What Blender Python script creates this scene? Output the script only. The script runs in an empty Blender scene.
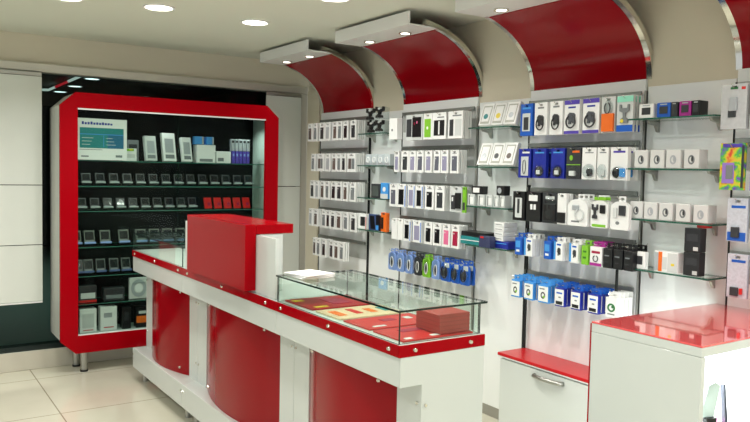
import bpy, bmesh, math, random
from mathutils import Vector, Matrix
random.seed(7)
SC = bpy.context.scene
COL = SC.collection
PI = math.pi

# ------------------------------------------------------------------ materials
def lin(c):
    return tuple((v / 12.92 if v <= .04045 else ((v + .055) / 1.055) ** 2.4) for v in [x / 255 for x in c]) + (1,)
MATS = {}
def mat(name, rgb, rough=.5, metal=0., coat=0., spec=.5, emit=0., bump=0., bscale=40., mottle=0.):
    if name in MATS: return MATS[name]
    m = bpy.data.materials.new(name); m.use_nodes = True
    nt = m.node_tree; b = nt.nodes['Principled BSDF']
    c = lin(rgb)
    b.inputs['Base Color'].default_value = c
    b.inputs['Roughness'].default_value = rough
    b.inputs['Metallic'].default_value = metal
    b.inputs['Coat Weight'].default_value = coat
    b.inputs['Coat Roughness'].default_value = .04
    b.inputs['Specular IOR Level'].default_value = spec
    if emit:
        b.inputs['Emission Color'].default_value = c
        b.inputs['Emission Strength'].default_value = emit
    if mottle or bump:
        tc = nt.nodes.new('ShaderNodeTexCoord'); n = nt.nodes.new('ShaderNodeTexNoise')
        n.inputs['Scale'].default_value = bscale; n.inputs['Detail'].default_value = 4
        nt.links.new(tc.outputs['Object'], n.inputs['Vector'])
        if mottle:
            r = nt.nodes.new('ShaderNodeValToRGB')
            r.color_ramp.elements[0].color = tuple(v * (1 - mottle) for v in c[:3]) + (1,)
            r.color_ramp.elements[1].color = tuple(min(1, v * (1 + mottle)) for v in c[:3]) + (1,)
            nt.links.new(n.outputs['Fac'], r.inputs['Fac']); nt.links.new(r.outputs['Color'], b.inputs['Base Color'])
        if bump:
            bp = nt.nodes.new('ShaderNodeBump'); bp.inputs['Strength'].default_value = bump; bp.inputs['Distance'].default_value = .002
            nt.links.new(n.outputs['Fac'], bp.inputs['Height']); nt.links.new(bp.outputs['Normal'], b.inputs['Normal'])
    MATS[name] = m
    return m
def glass(name, tint, gloss=.9):
    if name in MATS: return MATS[name]
    m = bpy.data.materials.new(name); m.use_nodes = True
    nt = m.node_tree; nt.nodes.clear()
    o = nt.nodes.new('ShaderNodeOutputMaterial'); mix = nt.nodes.new('ShaderNodeMixShader')
    t = nt.nodes.new('ShaderNodeBsdfTransparent'); g = nt.nodes.new('ShaderNodeBsdfGlossy'); f = nt.nodes.new('ShaderNodeFresnel')
    f.inputs['IOR'].default_value = 1.45; g.inputs['Roughness'].default_value = .0
    g.inputs['Color'].default_value = (gloss, gloss, gloss, 1); t.inputs['Color'].default_value = lin(tint)
    gm = nt.nodes.new('ShaderNodeNewGeometry'); iv = nt.nodes.new('ShaderNodeMath'); iv.operation = 'SUBTRACT'; iv.inputs[0].default_value = 1
    ml = nt.nodes.new('ShaderNodeMath'); ml.operation = 'MULTIPLY'
    nt.links.new(gm.outputs['Backfacing'], iv.inputs[1]); nt.links.new(iv.outputs[0], ml.inputs[0]); nt.links.new(f.outputs[0], ml.inputs[1])
    nt.links.new(ml.outputs[0], mix.inputs[0]); nt.links.new(t.outputs[0], mix.inputs[1]); nt.links.new(g.outputs[0], mix.inputs[2])
    nt.links.new(mix.outputs[0], o.inputs[0])
    MATS[name] = m
    return m
def floor_mat():
    m = bpy.data.materials.new('glazed_floor_tile'); m.use_nodes = True
    nt = m.node_tree; b = nt.nodes['Principled BSDF']; N = nt.nodes.new; L = nt.links.new
    tc = N('ShaderNodeTexCoord'); sp = N('ShaderNodeSeparateXYZ'); L(tc.outputs['Object'], sp.inputs[0])
    fac = []
    for ax, off in (('X', .926), ('Y', 4.96)):
        a = N('ShaderNodeMath'); a.operation = 'SUBTRACT'; L(sp.outputs[ax], a.inputs[0]); a.inputs[1].default_value = off
        w = N('ShaderNodeMath'); w.operation = 'WRAP'; L(a.outputs[0], w.inputs[0]); w.inputs[1].default_value = .445; w.inputs[2].default_value = -.445
        ab = N('ShaderNodeMath'); ab.operation = 'ABSOLUTE'; L(w.outputs[0], ab.inputs[0])
        lt = N('ShaderNodeMath'); lt.operation = 'LESS_THAN'; L(ab.outputs[0], lt.inputs[0]); lt.inputs[1].default_value = .004
        fac.append(lt)
    mx = N('ShaderNodeMath'); mx.operation = 'MAXIMUM'; L(fac[0].outputs[0], mx.inputs[0]); L(fac[1].outputs[0], mx.inputs[1])
    n = N('ShaderNodeTexNoise'); n.inputs['Scale'].default_value = 3.; n.inputs['Detail'].default_value = 6; L(tc.outputs['Object'], n.inputs['Vector'])
    r = N('ShaderNodeValToRGB'); r.color_ramp.elements[0].color = lin((196, 193, 174)); r.color_ramp.elements[1].color = lin((216, 213, 195)); L(n.outputs['Fac'], r.inputs['Fac'])
    mc = N('ShaderNodeMixRGB'); L(mx.outputs[0], mc.inputs[0]); L(r.outputs['Color'], mc.inputs[1]); mc.inputs[2].default_value = lin((150, 142, 122))
    L(mc.outputs[0], b.inputs['Base Color'])
    b.inputs['Roughness'].default_value = .1
    return m

RED = mat('gloss_red_acrylic', (158, 2, 15), .16, spec=.07)
REDD = mat('gloss_red_sheet', (144, 3, 16), .15, spec=.22)
REDT = mat('red_back_painted_glass', (228, 84, 86), .06, coat=1., spec=1.)  # base colour lightened to stand for the bright wall's reflection
REDM = mat('red_painted_board', (190, 16, 26), .3, mottle=.04)
WHITE = mat('white_laminate', (208, 214, 210), .28, coat=.2, mottle=.015, bscale=6)
WHITEP = mat('white_slat_board', (240, 244, 243), .35)
PACKW = mat('white_card', (236, 238, 236), .35)
PACKG = mat('pale_grey_card', (205, 210, 208), .4)
CREAM = mat('cream_wall_paint', (218, 211, 190), .7, bump=.05, bscale=120)
CEIL = mat('off_white_ceiling_paint', (226, 229, 214), .85, bump=.05, bscale=90)
TRIM = mat('satin_aluminium_trim', (206, 203, 192), .35, metal=.35)
CHROME = mat('polished_chrome', (225, 222, 214), .12, metal=1.)
STEEL = mat('brushed_steel', (176, 176, 170), .32, metal=1.)
ALU = mat('grey_aluminium_rail', (150, 156, 152), .4, metal=.8)
DARK = mat('dark_metal_post', (38, 42, 42), .4, metal=.5)
BLACK = mat('black_plastic', (20, 21, 23), .3)
CHAR = mat('charcoal_plastic', (52, 55, 58), .35)
GREY = mat('grey_print', (120, 126, 128), .5)
BROWN = mat('brown_grey_window', (92, 80, 74), .3)
SILVER = mat('silver_print', (176, 182, 186), .3, metal=.2)
BLUE = mat('bright_blue_card', (28, 92, 190), .35)
SKY = mat('sky_blue_card', (70, 150, 220), .35)
NAVY = mat('deep_blue_card', (28, 44, 150), .35)
PERI = mat('pale_blue_plastic', (128, 158, 215), .3)
LILAC = mat('lilac_window', (146, 144, 170), .35)
PURPLE = mat('violet_card', (82, 66, 168), .35)
GREEN = mat('lime_green_card', (126, 190, 50), .35)
TEAL = mat('teal_print', (30, 130, 132), .4)
DTEAL = mat('petrol_blue_print', (28, 104, 140), .4)
ORANGE = mat('orange_card', (232, 110, 34), .35)
PINK = mat('pink_case', (220, 110, 150), .35)
CRIM = mat('crimson_case', (160, 30, 66), .35)
MAG = mat('magenta_card', (165, 40, 140), .35)
YELL = mat('yellow_card', (226, 206, 60), .35)
REDC = mat('bright_red_card', (204, 34, 30), .35)
INTER = mat('pale_green_white_board', (196, 212, 204), .4)
DBACK = mat('black_gloss_back', (12, 16, 16), .5, spec=.2)
EXTD = mat('dark_outside_surface', (16, 20, 22), .5)
EXTF = mat('dark_outside_floor', (96, 108, 102), .3)
STEP = mat('grey_stone_step', (196, 192, 178), .4, mottle=.06, bscale=8)
PANELW = mat('white_blind_sheet', (220, 225, 218), .5, mottle=.02, bscale=5)
CLEAR = glass('clear_plastic', (240, 244, 244), .8)
GLASS = glass('clear_shelf_glass', (245, 251, 248), .95)
GLASSC = glass('cabinet_glass', (238, 244, 241), .12)
GEDGE = mat('green_glass_edge', (40, 92, 76), .15)
GEDGED = mat('dark_green_glass_edge', (26, 44, 40), .12)
LAMP = mat('lit_lamp_lens', (255, 246, 228), emit=9.)
LAMPS = mat('lit_small_lens', (255, 248, 236), emit=6.)
LED = mat('lit_white_back_panel', (250, 252, 255), emit=2.2)
TUBEW = mat('lit_white_tube', (240, 240, 240), emit=.8)
TUBER = mat('lit_red_tube', (220, 10, 40), emit=.8)
EXTL = mat('lit_corridor_lens', (240, 244, 250), emit=4.)

# holographic card: a real procedural pattern of greens, yellows and purples
def holo_mat():
    m = bpy.data.materials.new('holographic_foil'); m.use_nodes = True
    nt = m.node_tree; b = nt.nodes['Principled BSDF']; N = nt.nodes.new; L = nt.links.new
    tc = N('ShaderNodeTexCoord'); n = N('ShaderNodeTexNoise'); n.inputs['Scale'].default_value = 26; L(tc.outputs['Object'], n.inputs['Vector'])
    r = N('ShaderNodeValToRGB'); e = r.color_ramp.elements
    e[0].position = .3; e[0].color = lin((120, 80, 190)); e[1].position = .72; e[1].color = lin((230, 90, 60))
    for p, c in ((.42, (90, 190, 80)), (.5, (190, 220, 60)), (.6, (240, 190, 70))):
        k = e.new(p); k.color = lin(c)
    L(n.outputs['Fac'], r.inputs['Fac']); L(r.outputs['Color'], b.inputs['Base Color'])
    b.inputs['Roughness'].default_value = .25; b.inputs['Metallic'].default_value = .3
    return m
HOLO = holo_mat()

# ------------------------------------------------------------------ mesh helpers
class MB:
    def __init__(s): s.bm = bmesh.new()
    def box(s, x0, x1, y0, y1, z0, z1):
        v = [s.bm.verts.new(p) for p in ((x0,y0,z0),(x1,y0,z0),(x1,y1,z0),(x0,y1,z0),(x0,y0,z1),(x1,y0,z1),(x1,y1,z1),(x0,y1,z1))]
        for f in ((0,3,2,1),(4,5,6,7),(0,1,5,4),(1,2,6,5),(2,3,7,6),(3,0,4,7)): s.bm.faces.new([v[i] for i in f])
        return s
    def prism(s, pts, axis, a, b):
        # pts: 2D outline; axis 'x': (y,z), 'y': (x,z), 'z': (x,y)
        def P(p, t): return (t, p[0], p[1]) if axis == 'x' else ((p[0], t, p[1]) if axis == 'y' else (p[0], p[1], t))
        A = [s.bm.verts.new(P(p, a)) for p in pts]; B = [s.bm.verts.new(P(p, b)) for p in pts]
        n = len(pts)
        s.bm.faces.new(A); s.bm.faces.new(B[::-1])
        for i in range(n): s.bm.faces.new((A[i], B[i], B[(i+1) % n], A[(i+1) % n]))
        return s
    def ring(s, outer, inner, axis, a, b):
        # closed ring between two outlines with the same number of points
        def P(p, t): return (t, p[0], p[1]) if axis == 'x' else ((p[0], t, p[1]) if axis == 'y' else (p[0], p[1], t))
        n = len(outer)
        V = [[s.bm.verts.new(P(p, t)) for p in o] for o in (outer, inner) for t in (a, b)]
        Oa, Ob, Ia, Ib = V
        for i in range(n):
            j = (i+1) % n
            for q in ((Oa[i],Oa[j],Ia[j],Ia[i]),(Ob[i],Ib[i],Ib[j],Ob[j]),(Oa[i],Ob[i],Ob[j],Oa[j]),(Ia[i],Ia[j],Ib[j],Ib[i])): s.bm.faces.new(q)
        return s
    def sheet(s, path, t, y0, y1):
        # path of (x,z) with thickness t along its normal, extruded along y: one closed strip
        pts = []
        n = len(path)
        for i, p in enumerate(path):
            a = path[max(0, i-1)]; b = path[min(n-1, i+1)]
            d = Vector((b[0]-a[0], b[1]-a[1])).normalized(); nrm = Vector((-d.y, d.x))
            pts.append((p, (p[0]+nrm.x*t, p[1]+nrm.y*t)))
        V = [[s.bm.verts.new((q[0], y, q[1])) for y in (y0, y1) for q in pr] for pr in pts]
        for i in range(n-1):
            a, b = V[i], V[i+1]   # order: in y0, out y0, in y1, out y1
            for q in ((0,2),(1,3),(0,1),(2,3)): s.bm.faces.new((a[q[0]], a[q[1]], b[q[1]], b[q[0]]))
        for a in (V[0], V[-1]): s.bm.faces.new((a[0], a[1], a[3], a[2]))
        return s
    def cyl(s, p, r, h, axis='z', seg=20, r2=None):
        r2 = r if r2 is None else r2
        A, B = [], []
        for i in range(seg):
            c, q = math.cos(2*PI*i/seg), math.sin(2*PI*i/seg)
            for L_, rr, t in ((A, r, 0), (B, r2, h)):
                o = {'z': (c*rr, q*rr, t), 'x': (t, c*rr, q*rr), 'y': (c*rr, t, q*rr)}[axis]
                L_.append(s.bm.verts.new((p[0]+o[0], p[1]+o[1], p[2]+o[2])))
        s.bm.faces.new(A); s.bm.faces.new(B[::-1])
        for i in range(seg): s.bm.faces.new((A[i], B[i], B[(i+1) % seg], A[(i+1) % seg]))
        return s
    def tube(s, pts, r, seg=8):
        rings = []
        n = len(pts); P = [Vector(p) for p in pts]
        for i in range(n):
            d = (P[min(n-1, i+1)] - P[max(0, i-1)]).normalized()
            u = d.orthogonal().normalized() if i == 0 else (rings_u - d * rings_u.dot(d)).normalized()
            rings_u = u; w = d.cross(u)
            rings.append([s.bm.verts.new(P[i] + (u*math.cos(2*PI*k/seg) + w*math.sin(2*PI*k/seg))*r) for k in range(seg)])
        for a, b in zip(rings, rings[1:]):
            for k in range(seg): s.bm.faces.new((a[k], a[(k+1) % seg], b[(k+1) % seg], b[k]))
        s.bm.faces.new(rings[0][::-1]); s.bm.faces.new(rings[-1])
        return s
    def dome(s, c, rx, ry, rz, seg=18, rings=6):
        # half ellipsoid bulging to -x with a flat back
        top = s.bm.verts.new((c[0]-rx, c[1], c[2])); prev = None; rows = []
        for i in range(1, rings+1):
            a = PI/2*i/rings
            rows.append([s.bm.verts.new((c[0]-rx*math.cos(a), c[1]+ry*math.sin(a)*math.cos(2*PI*k/seg), c[2]+rz*math.sin(a)*math.sin(2*PI*k/seg))) for k in range(seg)])
        for k in range(seg): s.bm.faces.new((top, rows[0][k], rows[0][(k+1) % seg]))
        for a, b in zip(rows, rows[1:]):
            for k in range(seg): s.bm.faces.new((a[k], b[k], b[(k+1) % seg], a[(k+1) % seg]))
        s.bm.faces.new(rows[-1][::-1])
        return s
    def mesh(s, name, mats, bevel=0., smooth=False, edge=None):
        bm = s.bm
        bmesh.ops.recalc_face_normals(bm, faces=bm.faces[:])
        if bevel:
            es = [e for e in bm.edges if len(e.link_faces) == 2 and e.calc_face_angle(0) > .6]
            bmesh.ops.bevel(bm, geom=es, offset=bevel, segments=2, affect='EDGES', profile=.5, clamp_overlap=True)
        if edge:      # glass pane: the two largest faces stay clear, the rest take the second material
            big = max(f.calc_area() for f in bm.faces)
            for f in bm.faces: f.material_index = 0 if f.calc_area() > big * .6 else 1
        me = bpy.data.meshes.new(name); bm.to_mesh(me); bm.free()
        for m in (mats if isinstance(mats, (list, tuple)) else [mats]): me.materials.append(m)
        if smooth:
            for p in me.polygons: p.use_smooth = True
            if smooth != 'all':
                try: me.set_sharp_from_angle(angle=.7)
                except Exception: pass
        return me
    def build(s, name, mats, parent=None, bevel=0., smooth=False, edge=None, loc=None):
        return put(name, s.mesh(name, mats, bevel, smooth, edge), parent, loc)
def put(name, me, parent=None, loc=None):
    o = bpy.data.objects.new(name, me); COL.objects.link(o)
    if parent: o.parent = parent
    if loc: o.location = loc
    return o
def empty(name, loc=(0,0,0), rz=0.):
    o = bpy.data.objects.new(name, None); COL.objects.link(o); o.location = loc; o.rotation_euler = (0,0,rz); o.empty_display_size = .05
    return o
def tag(o, label, cat, group=None):
    o['label'] = label; o['category'] = cat
    if group: o['group'] = group
    return o
def struct(o): o['kind'] = 'structure'; return o
def copy_tree(o, parent=None):
    c = o.copy(); COL.objects.link(c); c.parent = parent
    for ch in list(o.children): copy_tree(ch, c)
    return c
def boxo(name, m, b, parent=None, bevel=.002): return MB().box(*b).build(name, m, parent, bevel)
def pane(name, b, parent=None, m=None, e=None): return MB().box(*b).build(name, [m or GLASS, e or GEDGE], parent, edge=True)
ORD = 'first second third fourth fifth sixth seventh eighth ninth tenth eleventh twelfth thirteenth fourteenth fifteenth sixteenth seventeenth eighteenth'.split()

# ------------------------------------------------------------------ room
XW = 3.31; ZC = 2.6; YF = 6.3
struct(MB().box(-3, XW+.6, -2.2, YF, -.1, 0).build('floor', floor_mat()))
struct(MB().box(-3, XW+.6, -2.2, YF+.1, ZC, ZC+.1).build('ceiling', CEIL))
struct(MB().box(XW, XW+.2, -2.2, 6.09, 0, ZC).build('wall_right', CREAM))
struct(MB().box(-3, XW+.6, YF, YF+.1, 2.375, ZC).build('wall_front', CREAM))
struct(MB().box(XW+.07, XW+.6, YF-.02, YF+.1, 0, 2.375).build('wall_corner', CREAM))
struct(MB().box(-3, XW+.07, YF-.06, YF+.06, 2.305, 2.375).build('trim_1', TRIM, bevel=.008))
struct(MB().box(XW, XW+.07, YF-.06, YF+.06, .15, 2.305).build('trim_2', TRIM, bevel=.008))
struct(MB().box(-3, XW+.3, 6.14, YF+.12, 0, .146).build('trim_3', STEP, bevel=.004))
struct(MB().box(-3, XW+.3, 6.155, YF+.12, .146, .149).build('floor_step', mat('dark_polished_sill', (62, 70, 66), .12)))
struct(MB().box(XW-.012, XW, 1.9, 6.09, 0, .07).build('baseboard_right', mat('grey_skirting', (150, 148, 138), .5)))
struct(MB().box(-3, XW, YF+.02, YF+.03, .15, 2.305).build('window_1', glass('shop_window_glass', (205, 222, 216), .35)))
# the unlit corridor beyond the shop window
struct(MB().box(-3, 6, YF+.13, 14, 0, .14).build('floor_corridor', EXTF))
struct(MB().box(-3, 6, YF+.11, 14, 2.6, 2.7).build('ceiling_corridor', EXTD))
struct(MB().box(-3, 6, 13.9, 14, .1, 2.7).build('wall_corridor', EXTD))
struct(MB().box(3.95, 4.05, YF+.11, 13.9, .1, 2.7).build('wall_corridor_side', EXTD))
struct(MB().box(-3.1, -3, YF+.11, 14, 0, 2.7).build('wall_corridor_end', EXTD))

def ceiling_light(x, y, label, z=ZC, r=.085, power=11., lens=LAMP, group='round ceiling downlights'):
    t = empty('ceiling_downlight', (x, y, z))
    tag(t, label, 'light', group)
    n = 28
    o = [(math.cos(2*PI*k/n)*(r+.014), math.sin(2*PI*k/n)*(r+.014)) for k in range(n)]; i = [(a*r/(r+.014), b*r/(r+.014)) for a, b in o]
    MB().ring(o, i, 'z', -.008, .0).build('rim', PACKW, t, smooth=True)
    MB().cyl((0, 0, -.004), r, .004, seg=28).build('lens', lens, t)
    if power:
        l = bpy.data.lights.new('downlight_lamp', 'AREA'); l.shape = 'DISK'; l.size = r*2; l.energy = power; l.color = (1, .975, .93); l.spread = 2.6
        lo = bpy.data.objects.new('downlight_lamp', l); COL.objects.link(lo); lo.location = (x, y, z-.03)
    return t
CL = [(1.463, 4.685, 'round lit downlight in the ceiling straight above the red glass cabinet'), (2.142, 4.731, 'round lit downlight in the ceiling next to the farthest red canopy'),
      (.93, 4.76, 'round lit downlight cut by the upper edge above the white blind'), (2.2, 3.76, 'round lit downlight cut by the upper edge beside the middle canopy')]
for x, y, lb in CL: ceiling_light(x, y, lb)
for x, y in ((.9, 2.6), (1.9, 2.5), (.9, .9), (1.9, .7), (2.6, .6), (-.4, 3.8), (-.4, 1.6), (-.6, 5.2), (.4, -.8), (1.9, -.9)):
    l = bpy.data.lights.new('room_downlight', 'AREA'); l.shape = 'DISK'; l.size = .17; l.energy = 11.; l.color = (1, .975, .93); l.spread = 2.6
    lo = bpy.data.objects.new('room_downlight', l); COL.objects.link(lo); lo.location = (x, y, ZC-.03)
for k, (x, y) in enumerate(((2.045, 9.05), (2.068, 10.08), (2.061, 11.0))):
    ceiling_light(x, y, 'flat white %s corridor light seen through the shop window above the cabinet' % ('nearest', 'middle', 'farthest')[k], 2.6, .08, 0, EXTL, 'corridor lights outside')
for y in (8.2, 10.6):  # added fill spots that lift the corridor floor, apart from the fixtures
    l = bpy.data.lights.new('corridor_floor_fill', 'SPOT'); l.energy = 130.; l.spot_size = 2.; l.spot_blend = 1; l.color = (.9, 1, .95)
    lo = bpy.data.objects.new('corridor_floor_fill', l); COL.objects.link(lo); lo.location = (1.2, y, 2.5)
tr = empty('corridor_light_strip', (1.83, 8.6, 2.57))
tag(tr, 'thin red and white light strip hanging in the dark corridor outside', 'light')
d = Vector((-.03, 1.75, -.02))
for a, b, m, nm in ((0, .35, TUBEW, 'white_segment'), (.35, .75, TUBER, 'red_segment'), (.75, 1., TUBEW, 'white_segment')):
    MB().tube([d*a, d*b], .016, 8).build(nm, m, tr)
MB().tube([d, d+Vector((-.5, .25, 0))], .016, 8).build('white_segment', TUBEW, tr)
for a in (.1, .9): MB().cyl((d.x*a, d.y*a, d.z*a), .004, .03-d.z*a, seg=6).build('hanger', DARK, tr)

# white blinds in front of the shop window
def blind(x0, x1, zs, label):
    t = empty('hanging_window_blind', ((x0+x1)/2, 6.2, zs[0]))
    tag(t, label, 'blind')
    for a, b in zip(zs, zs[1:]):
        w = (x1-x0)/2; n = 10
        MB().prism([(-w, .004), (w, .004), (w, .014), (-w, .014)], 'z', a-zs[0]+.003, b-zs[0]-.003).build('sheet', PANELW, t, .0015)
    boxo('bottom_rail', PACKW, (-(x1-x0)/2, (x1-x0)/2, .0, .02, -.012, .0), t, .003)
    boxo('head_rail', STEEL, (-(x1-x0)/2, (x1-x0)/2, .0, .02, zs[-1]-zs[0], zs[-1]-zs[0]+.03), t, .003)
blind(-.35, 1.03, [.52, .965, 1.43, 2.27], 'large white sheet blind in three sections hanging in front of the dark window')
blind(2.93, 3.29, [.5, 1.43, 2.27], 'narrow white sheet blind showing just past the red glass cabinet')

# ------------------------------------------------------------------ red arched canopies
def canopy(y0, y1, label):
    t = empty('arched_canopy', (XW, (y0+y1)/2, 2.10))
    tag(t, label, 'canopy', 'red arched canopies over the wall bays')
    yo = (y0+y1)/2
    P = lambda x, z: (x-XW, z-2.10)
    arc = [P(2.72+.585*math.cos(a), 2.10+.418*math.sin(a)) for a in [k/20*math.acos(.2/.585) for k in range(21)]]
    MB().sheet(arc, -.012, y0-yo+.01, y1-yo-.01).build('red_sheet', REDD, t, smooth=True)
    arc2 = [P(2.72+.587*math.cos(a), 2.10+.42*math.sin(a)) for a in [k/24*math.acos(.1/.587) for k in range(25)]]
    for ya, yb in ((y0-yo-.022, y0-yo+.01), (y1-yo-.01, y1-yo+.022)):
        MB().sheet(arc2, -.03, ya, yb).build('chrome_strip', CHROME, t, smooth=True)
    b = MB().prism([(2.69-XW, .397), (2.95-XW, .397), (2.95-XW, .407), (2.705-XW, .407), (2.705-XW, .48), (2.69-XW, .48)], 'y', y0-yo-.02, y1-yo+.02).build('light_box', PACKW, t, .002)
    for yy in ((y0-yo)*.5, (y1-yo)*.5):
        n = 20; r = .042
        o = [(2.835-XW+math.cos(2*PI*k/n)*r, yy+math.sin(2*PI*k/n)*r) for k in range(n)]; i = [(2.835-XW+math.cos(2*PI*k/n)*.03, yy+math.sin(2*PI*k/n)*.03) for k in range(n)]
        dl = MB().ring(o, i, 'z', .389, .3975).build('downlight', CHROME, b, smooth=True)
        MB().cyl((2.835-XW, yy, .391), .03, .004, seg=20).build('lens', LAMPS, b)
        l = bpy.data.lights.new('canopy_lamp', 'SPOT'); l.energy = 7.; l.spot_size = 1.9; l.spot_blend = .8; l.shadow_soft_size = .03; l.color = (1, .97, .92)
        lo = bpy.data.objects.new('canopy_lamp', l); COL.objects.link(lo); lo.location = (2.835, yo+yy, 2.47); lo.rotation_euler = (0, .12, 0)
BAYS = [(5.015, 5.815), (3.715, 4.555), (2.42, 3.232), (1.1, 1.925)]
for (a, b), lb in zip(BAYS, ('glossy red arched canopy over the farthest wall bay, next to the shop window', 'glossy red arched canopy over the middle wall bay of phone cases',
                             'large glossy red arched canopy over the bay with the drawer unit', 'glossy red arched canopy cut by the picture edge above the foil pack')):
    canopy(a, b, lb)

# ------------------------------------------------------------------ wall bays: boards, posts, rails with hooks
BN = ['far', 'middle', 'near', 'end']
ROWZ = [2.025, 1.770, 1.505, 1.250, 1.000]
RN = ['top', 'second', 'third', 'fourth', 'bottom']
for (a, b), nm in zip(BAYS, ('farthest wall bay under the canopy beside the shop window', 'middle wall bay holding boxed phone cases', 'wall bay above the drawer unit', 'wall bay at the picture edge behind the foil pack')):
    t = empty('wall_display_board', (XW, (a+b)/2, 0)); tag(t, 'white display board with dark posts, the ' + nm, 'display board', 'wall display boards')
    w = (b-a)/2
    boxo('back_panel', WHITEP, (-.022, -.002, -w, w, .1, 2.10), t)
    boxo('post', DARK, (-.028, -.004, w-.001, w+.006, .1, 2.04), t, .001)
    boxo('post', DARK if b > 5.5 else STEEL, (-.028, -.004, -w-.006, -w+.001, .1, 2.04), t, .001)
    for k in range(5): boxo('rail_shade', mat('rail_shade_grey', (176, 180, 178), .4), (-.026, -.0215, -w+.012, w-.012, ROWZ[k]-.135, ROWZ[k]-.012), t, .001)  # grey bands below the rails: shade put into the board's colour
for (a, b), nm in zip(((1.925, 2.42), (3.232, 3.715), (4.555, 5.015)), ('beside the drawer unit bay', 'between the middle bay and drawer unit bay', 'between the farthest and the middle bay')):
    t = MB().box(XW-.012, XW-.001, a+.01, b-.01, .07, 2.06).build('wall_filler_panel', WHITEP, bevel=.002)
    tag(t, 'narrow smooth white wall panel with glass shelves, ' + nm, 'panel', 'white panels behind the glass shelves')
for k, y in enumerate((5.94,)):
    t = boxo('corner_strip', CREAM, (XW-.02, XW-.001, 5.86, 6.08, .0, 2.32)); tag(t, 'cream corner panel at the far end of the product wall', 'panel')

RAILS = {}
HOOKM = {}
def rail(bay, row):
    a, b = BAYS[bay]
    r = empty('hanging_rail', (XW-.03, (a+b)/2, ROWZ[row])); w = (b-a)/2-.012
    tag(r, 'grey %s rail with hooks carrying hanging packs in the %s bay' % (RN[row], BN[bay] + ' wall'), 'rail', 'hook rails on the wall bays')
    boxo('bar', ALU, (-.012, .0, -w, w, -.012, .012), r, .002)
    RAILS[bay, row] = r
    return r
def hook(bay, row, y, xfront, zhook):
    r = RAILS[bay, row]; ln = XW-.03-xfront; dz = zhook-ROWZ[row]
    key = (round(ln, 3), round(dz, 3))
    if key not in HOOKM:
        HOOKM[key] = MB().tube([(-.008, 0, 0), (-.03, 0, dz), (-ln+.004, 0, dz), (-ln-.012, 0, dz+.012)], .0022, 6).mesh('hook', CHROME, smooth=True)
    put('hook', HOOKM[key], r, (0, y-r.location.y, 0))

# ------------------------------------------------------------------ packs
CACHE = {}
def cached(key, fn):
    if key not in CACHE: CACHE[key] = fn()
    return CACHE[key]
def card_mesh(w, h, d, m):
    # flat card with a euro hang slot, hung point at z=0, front towards -x
    def f():
        s = MB(); ys = [-w/2, -min(.012, w*.25), min(.012, w*.25), w/2]; zs = [-h+.014, -.006, .006, .014]
        V = {}
        for x in (-d/2, d/2):
            for j, y in enumerate(ys):
                for k, z in enumerate(zs): V[x, j, k] = s.bm.verts.new((x, y, z))
        for j in range(3):
            for k in range(3):
                if (j, k) == (1, 1): continue
                for x in (-d/2, d/2): s.bm.faces.new([V[x, j, k], V[x, j+1, k], V[x, j+1, k+1], V[x, j, k+1]])
        def side(p, q): s.bm.faces.new([V[-d/2, *p], V[d/2, *p], V[d/2, *q], V[-d/2, *q]])
        for i in range(3):
            side((i, 0), (i+1, 0)); side((i, 3), (i+1, 3)); side((0, i), (0, i+1)); side((3, i), (3, i+1))
        for p, q in (((1,1),(2,1)),((1,2),(2,2)),((1,1),(1,2)),((2,1),(2,2))): side(p, q)
        return s.mesh('card', m, 0)
    return cached(('card', w, h, d, m.name), f)
def rbox_mesh(w, h, d, m, z0, bev=.003):
    return cached(('rb', w, h, d, m.name, z0, bev), lambda: MB().box(-d/2, d/2, -w/2, w/2, z0-h, z0).mesh('carton', m, bev))
def round_mesh(w, h, d, m):
    # card with a domed upper edge and soft lower corners
    def f():
        pts = []
        for k in range(13): a = PI*k/12; pts.append((w/2*math.cos(a), -.012-w*.3+w*.3*math.sin(a)))
        for k in range(5): a = PI+PI/2*k/4; pts.append((-w/2+.012+.012*math.cos(a), -h+.026+.012*math.sin(a)))
        for k in range(5): a = 1.5*PI+PI/2*k/4; pts.append((w/2-.012+.012*math.cos(a), -h+.026+.012*math.sin(a)))
        return MB().prism(pts, 'x', -d/2, d/2).mesh('card', m, 0)
    return cached(('rd', w, h, d, m.name), f)
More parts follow.
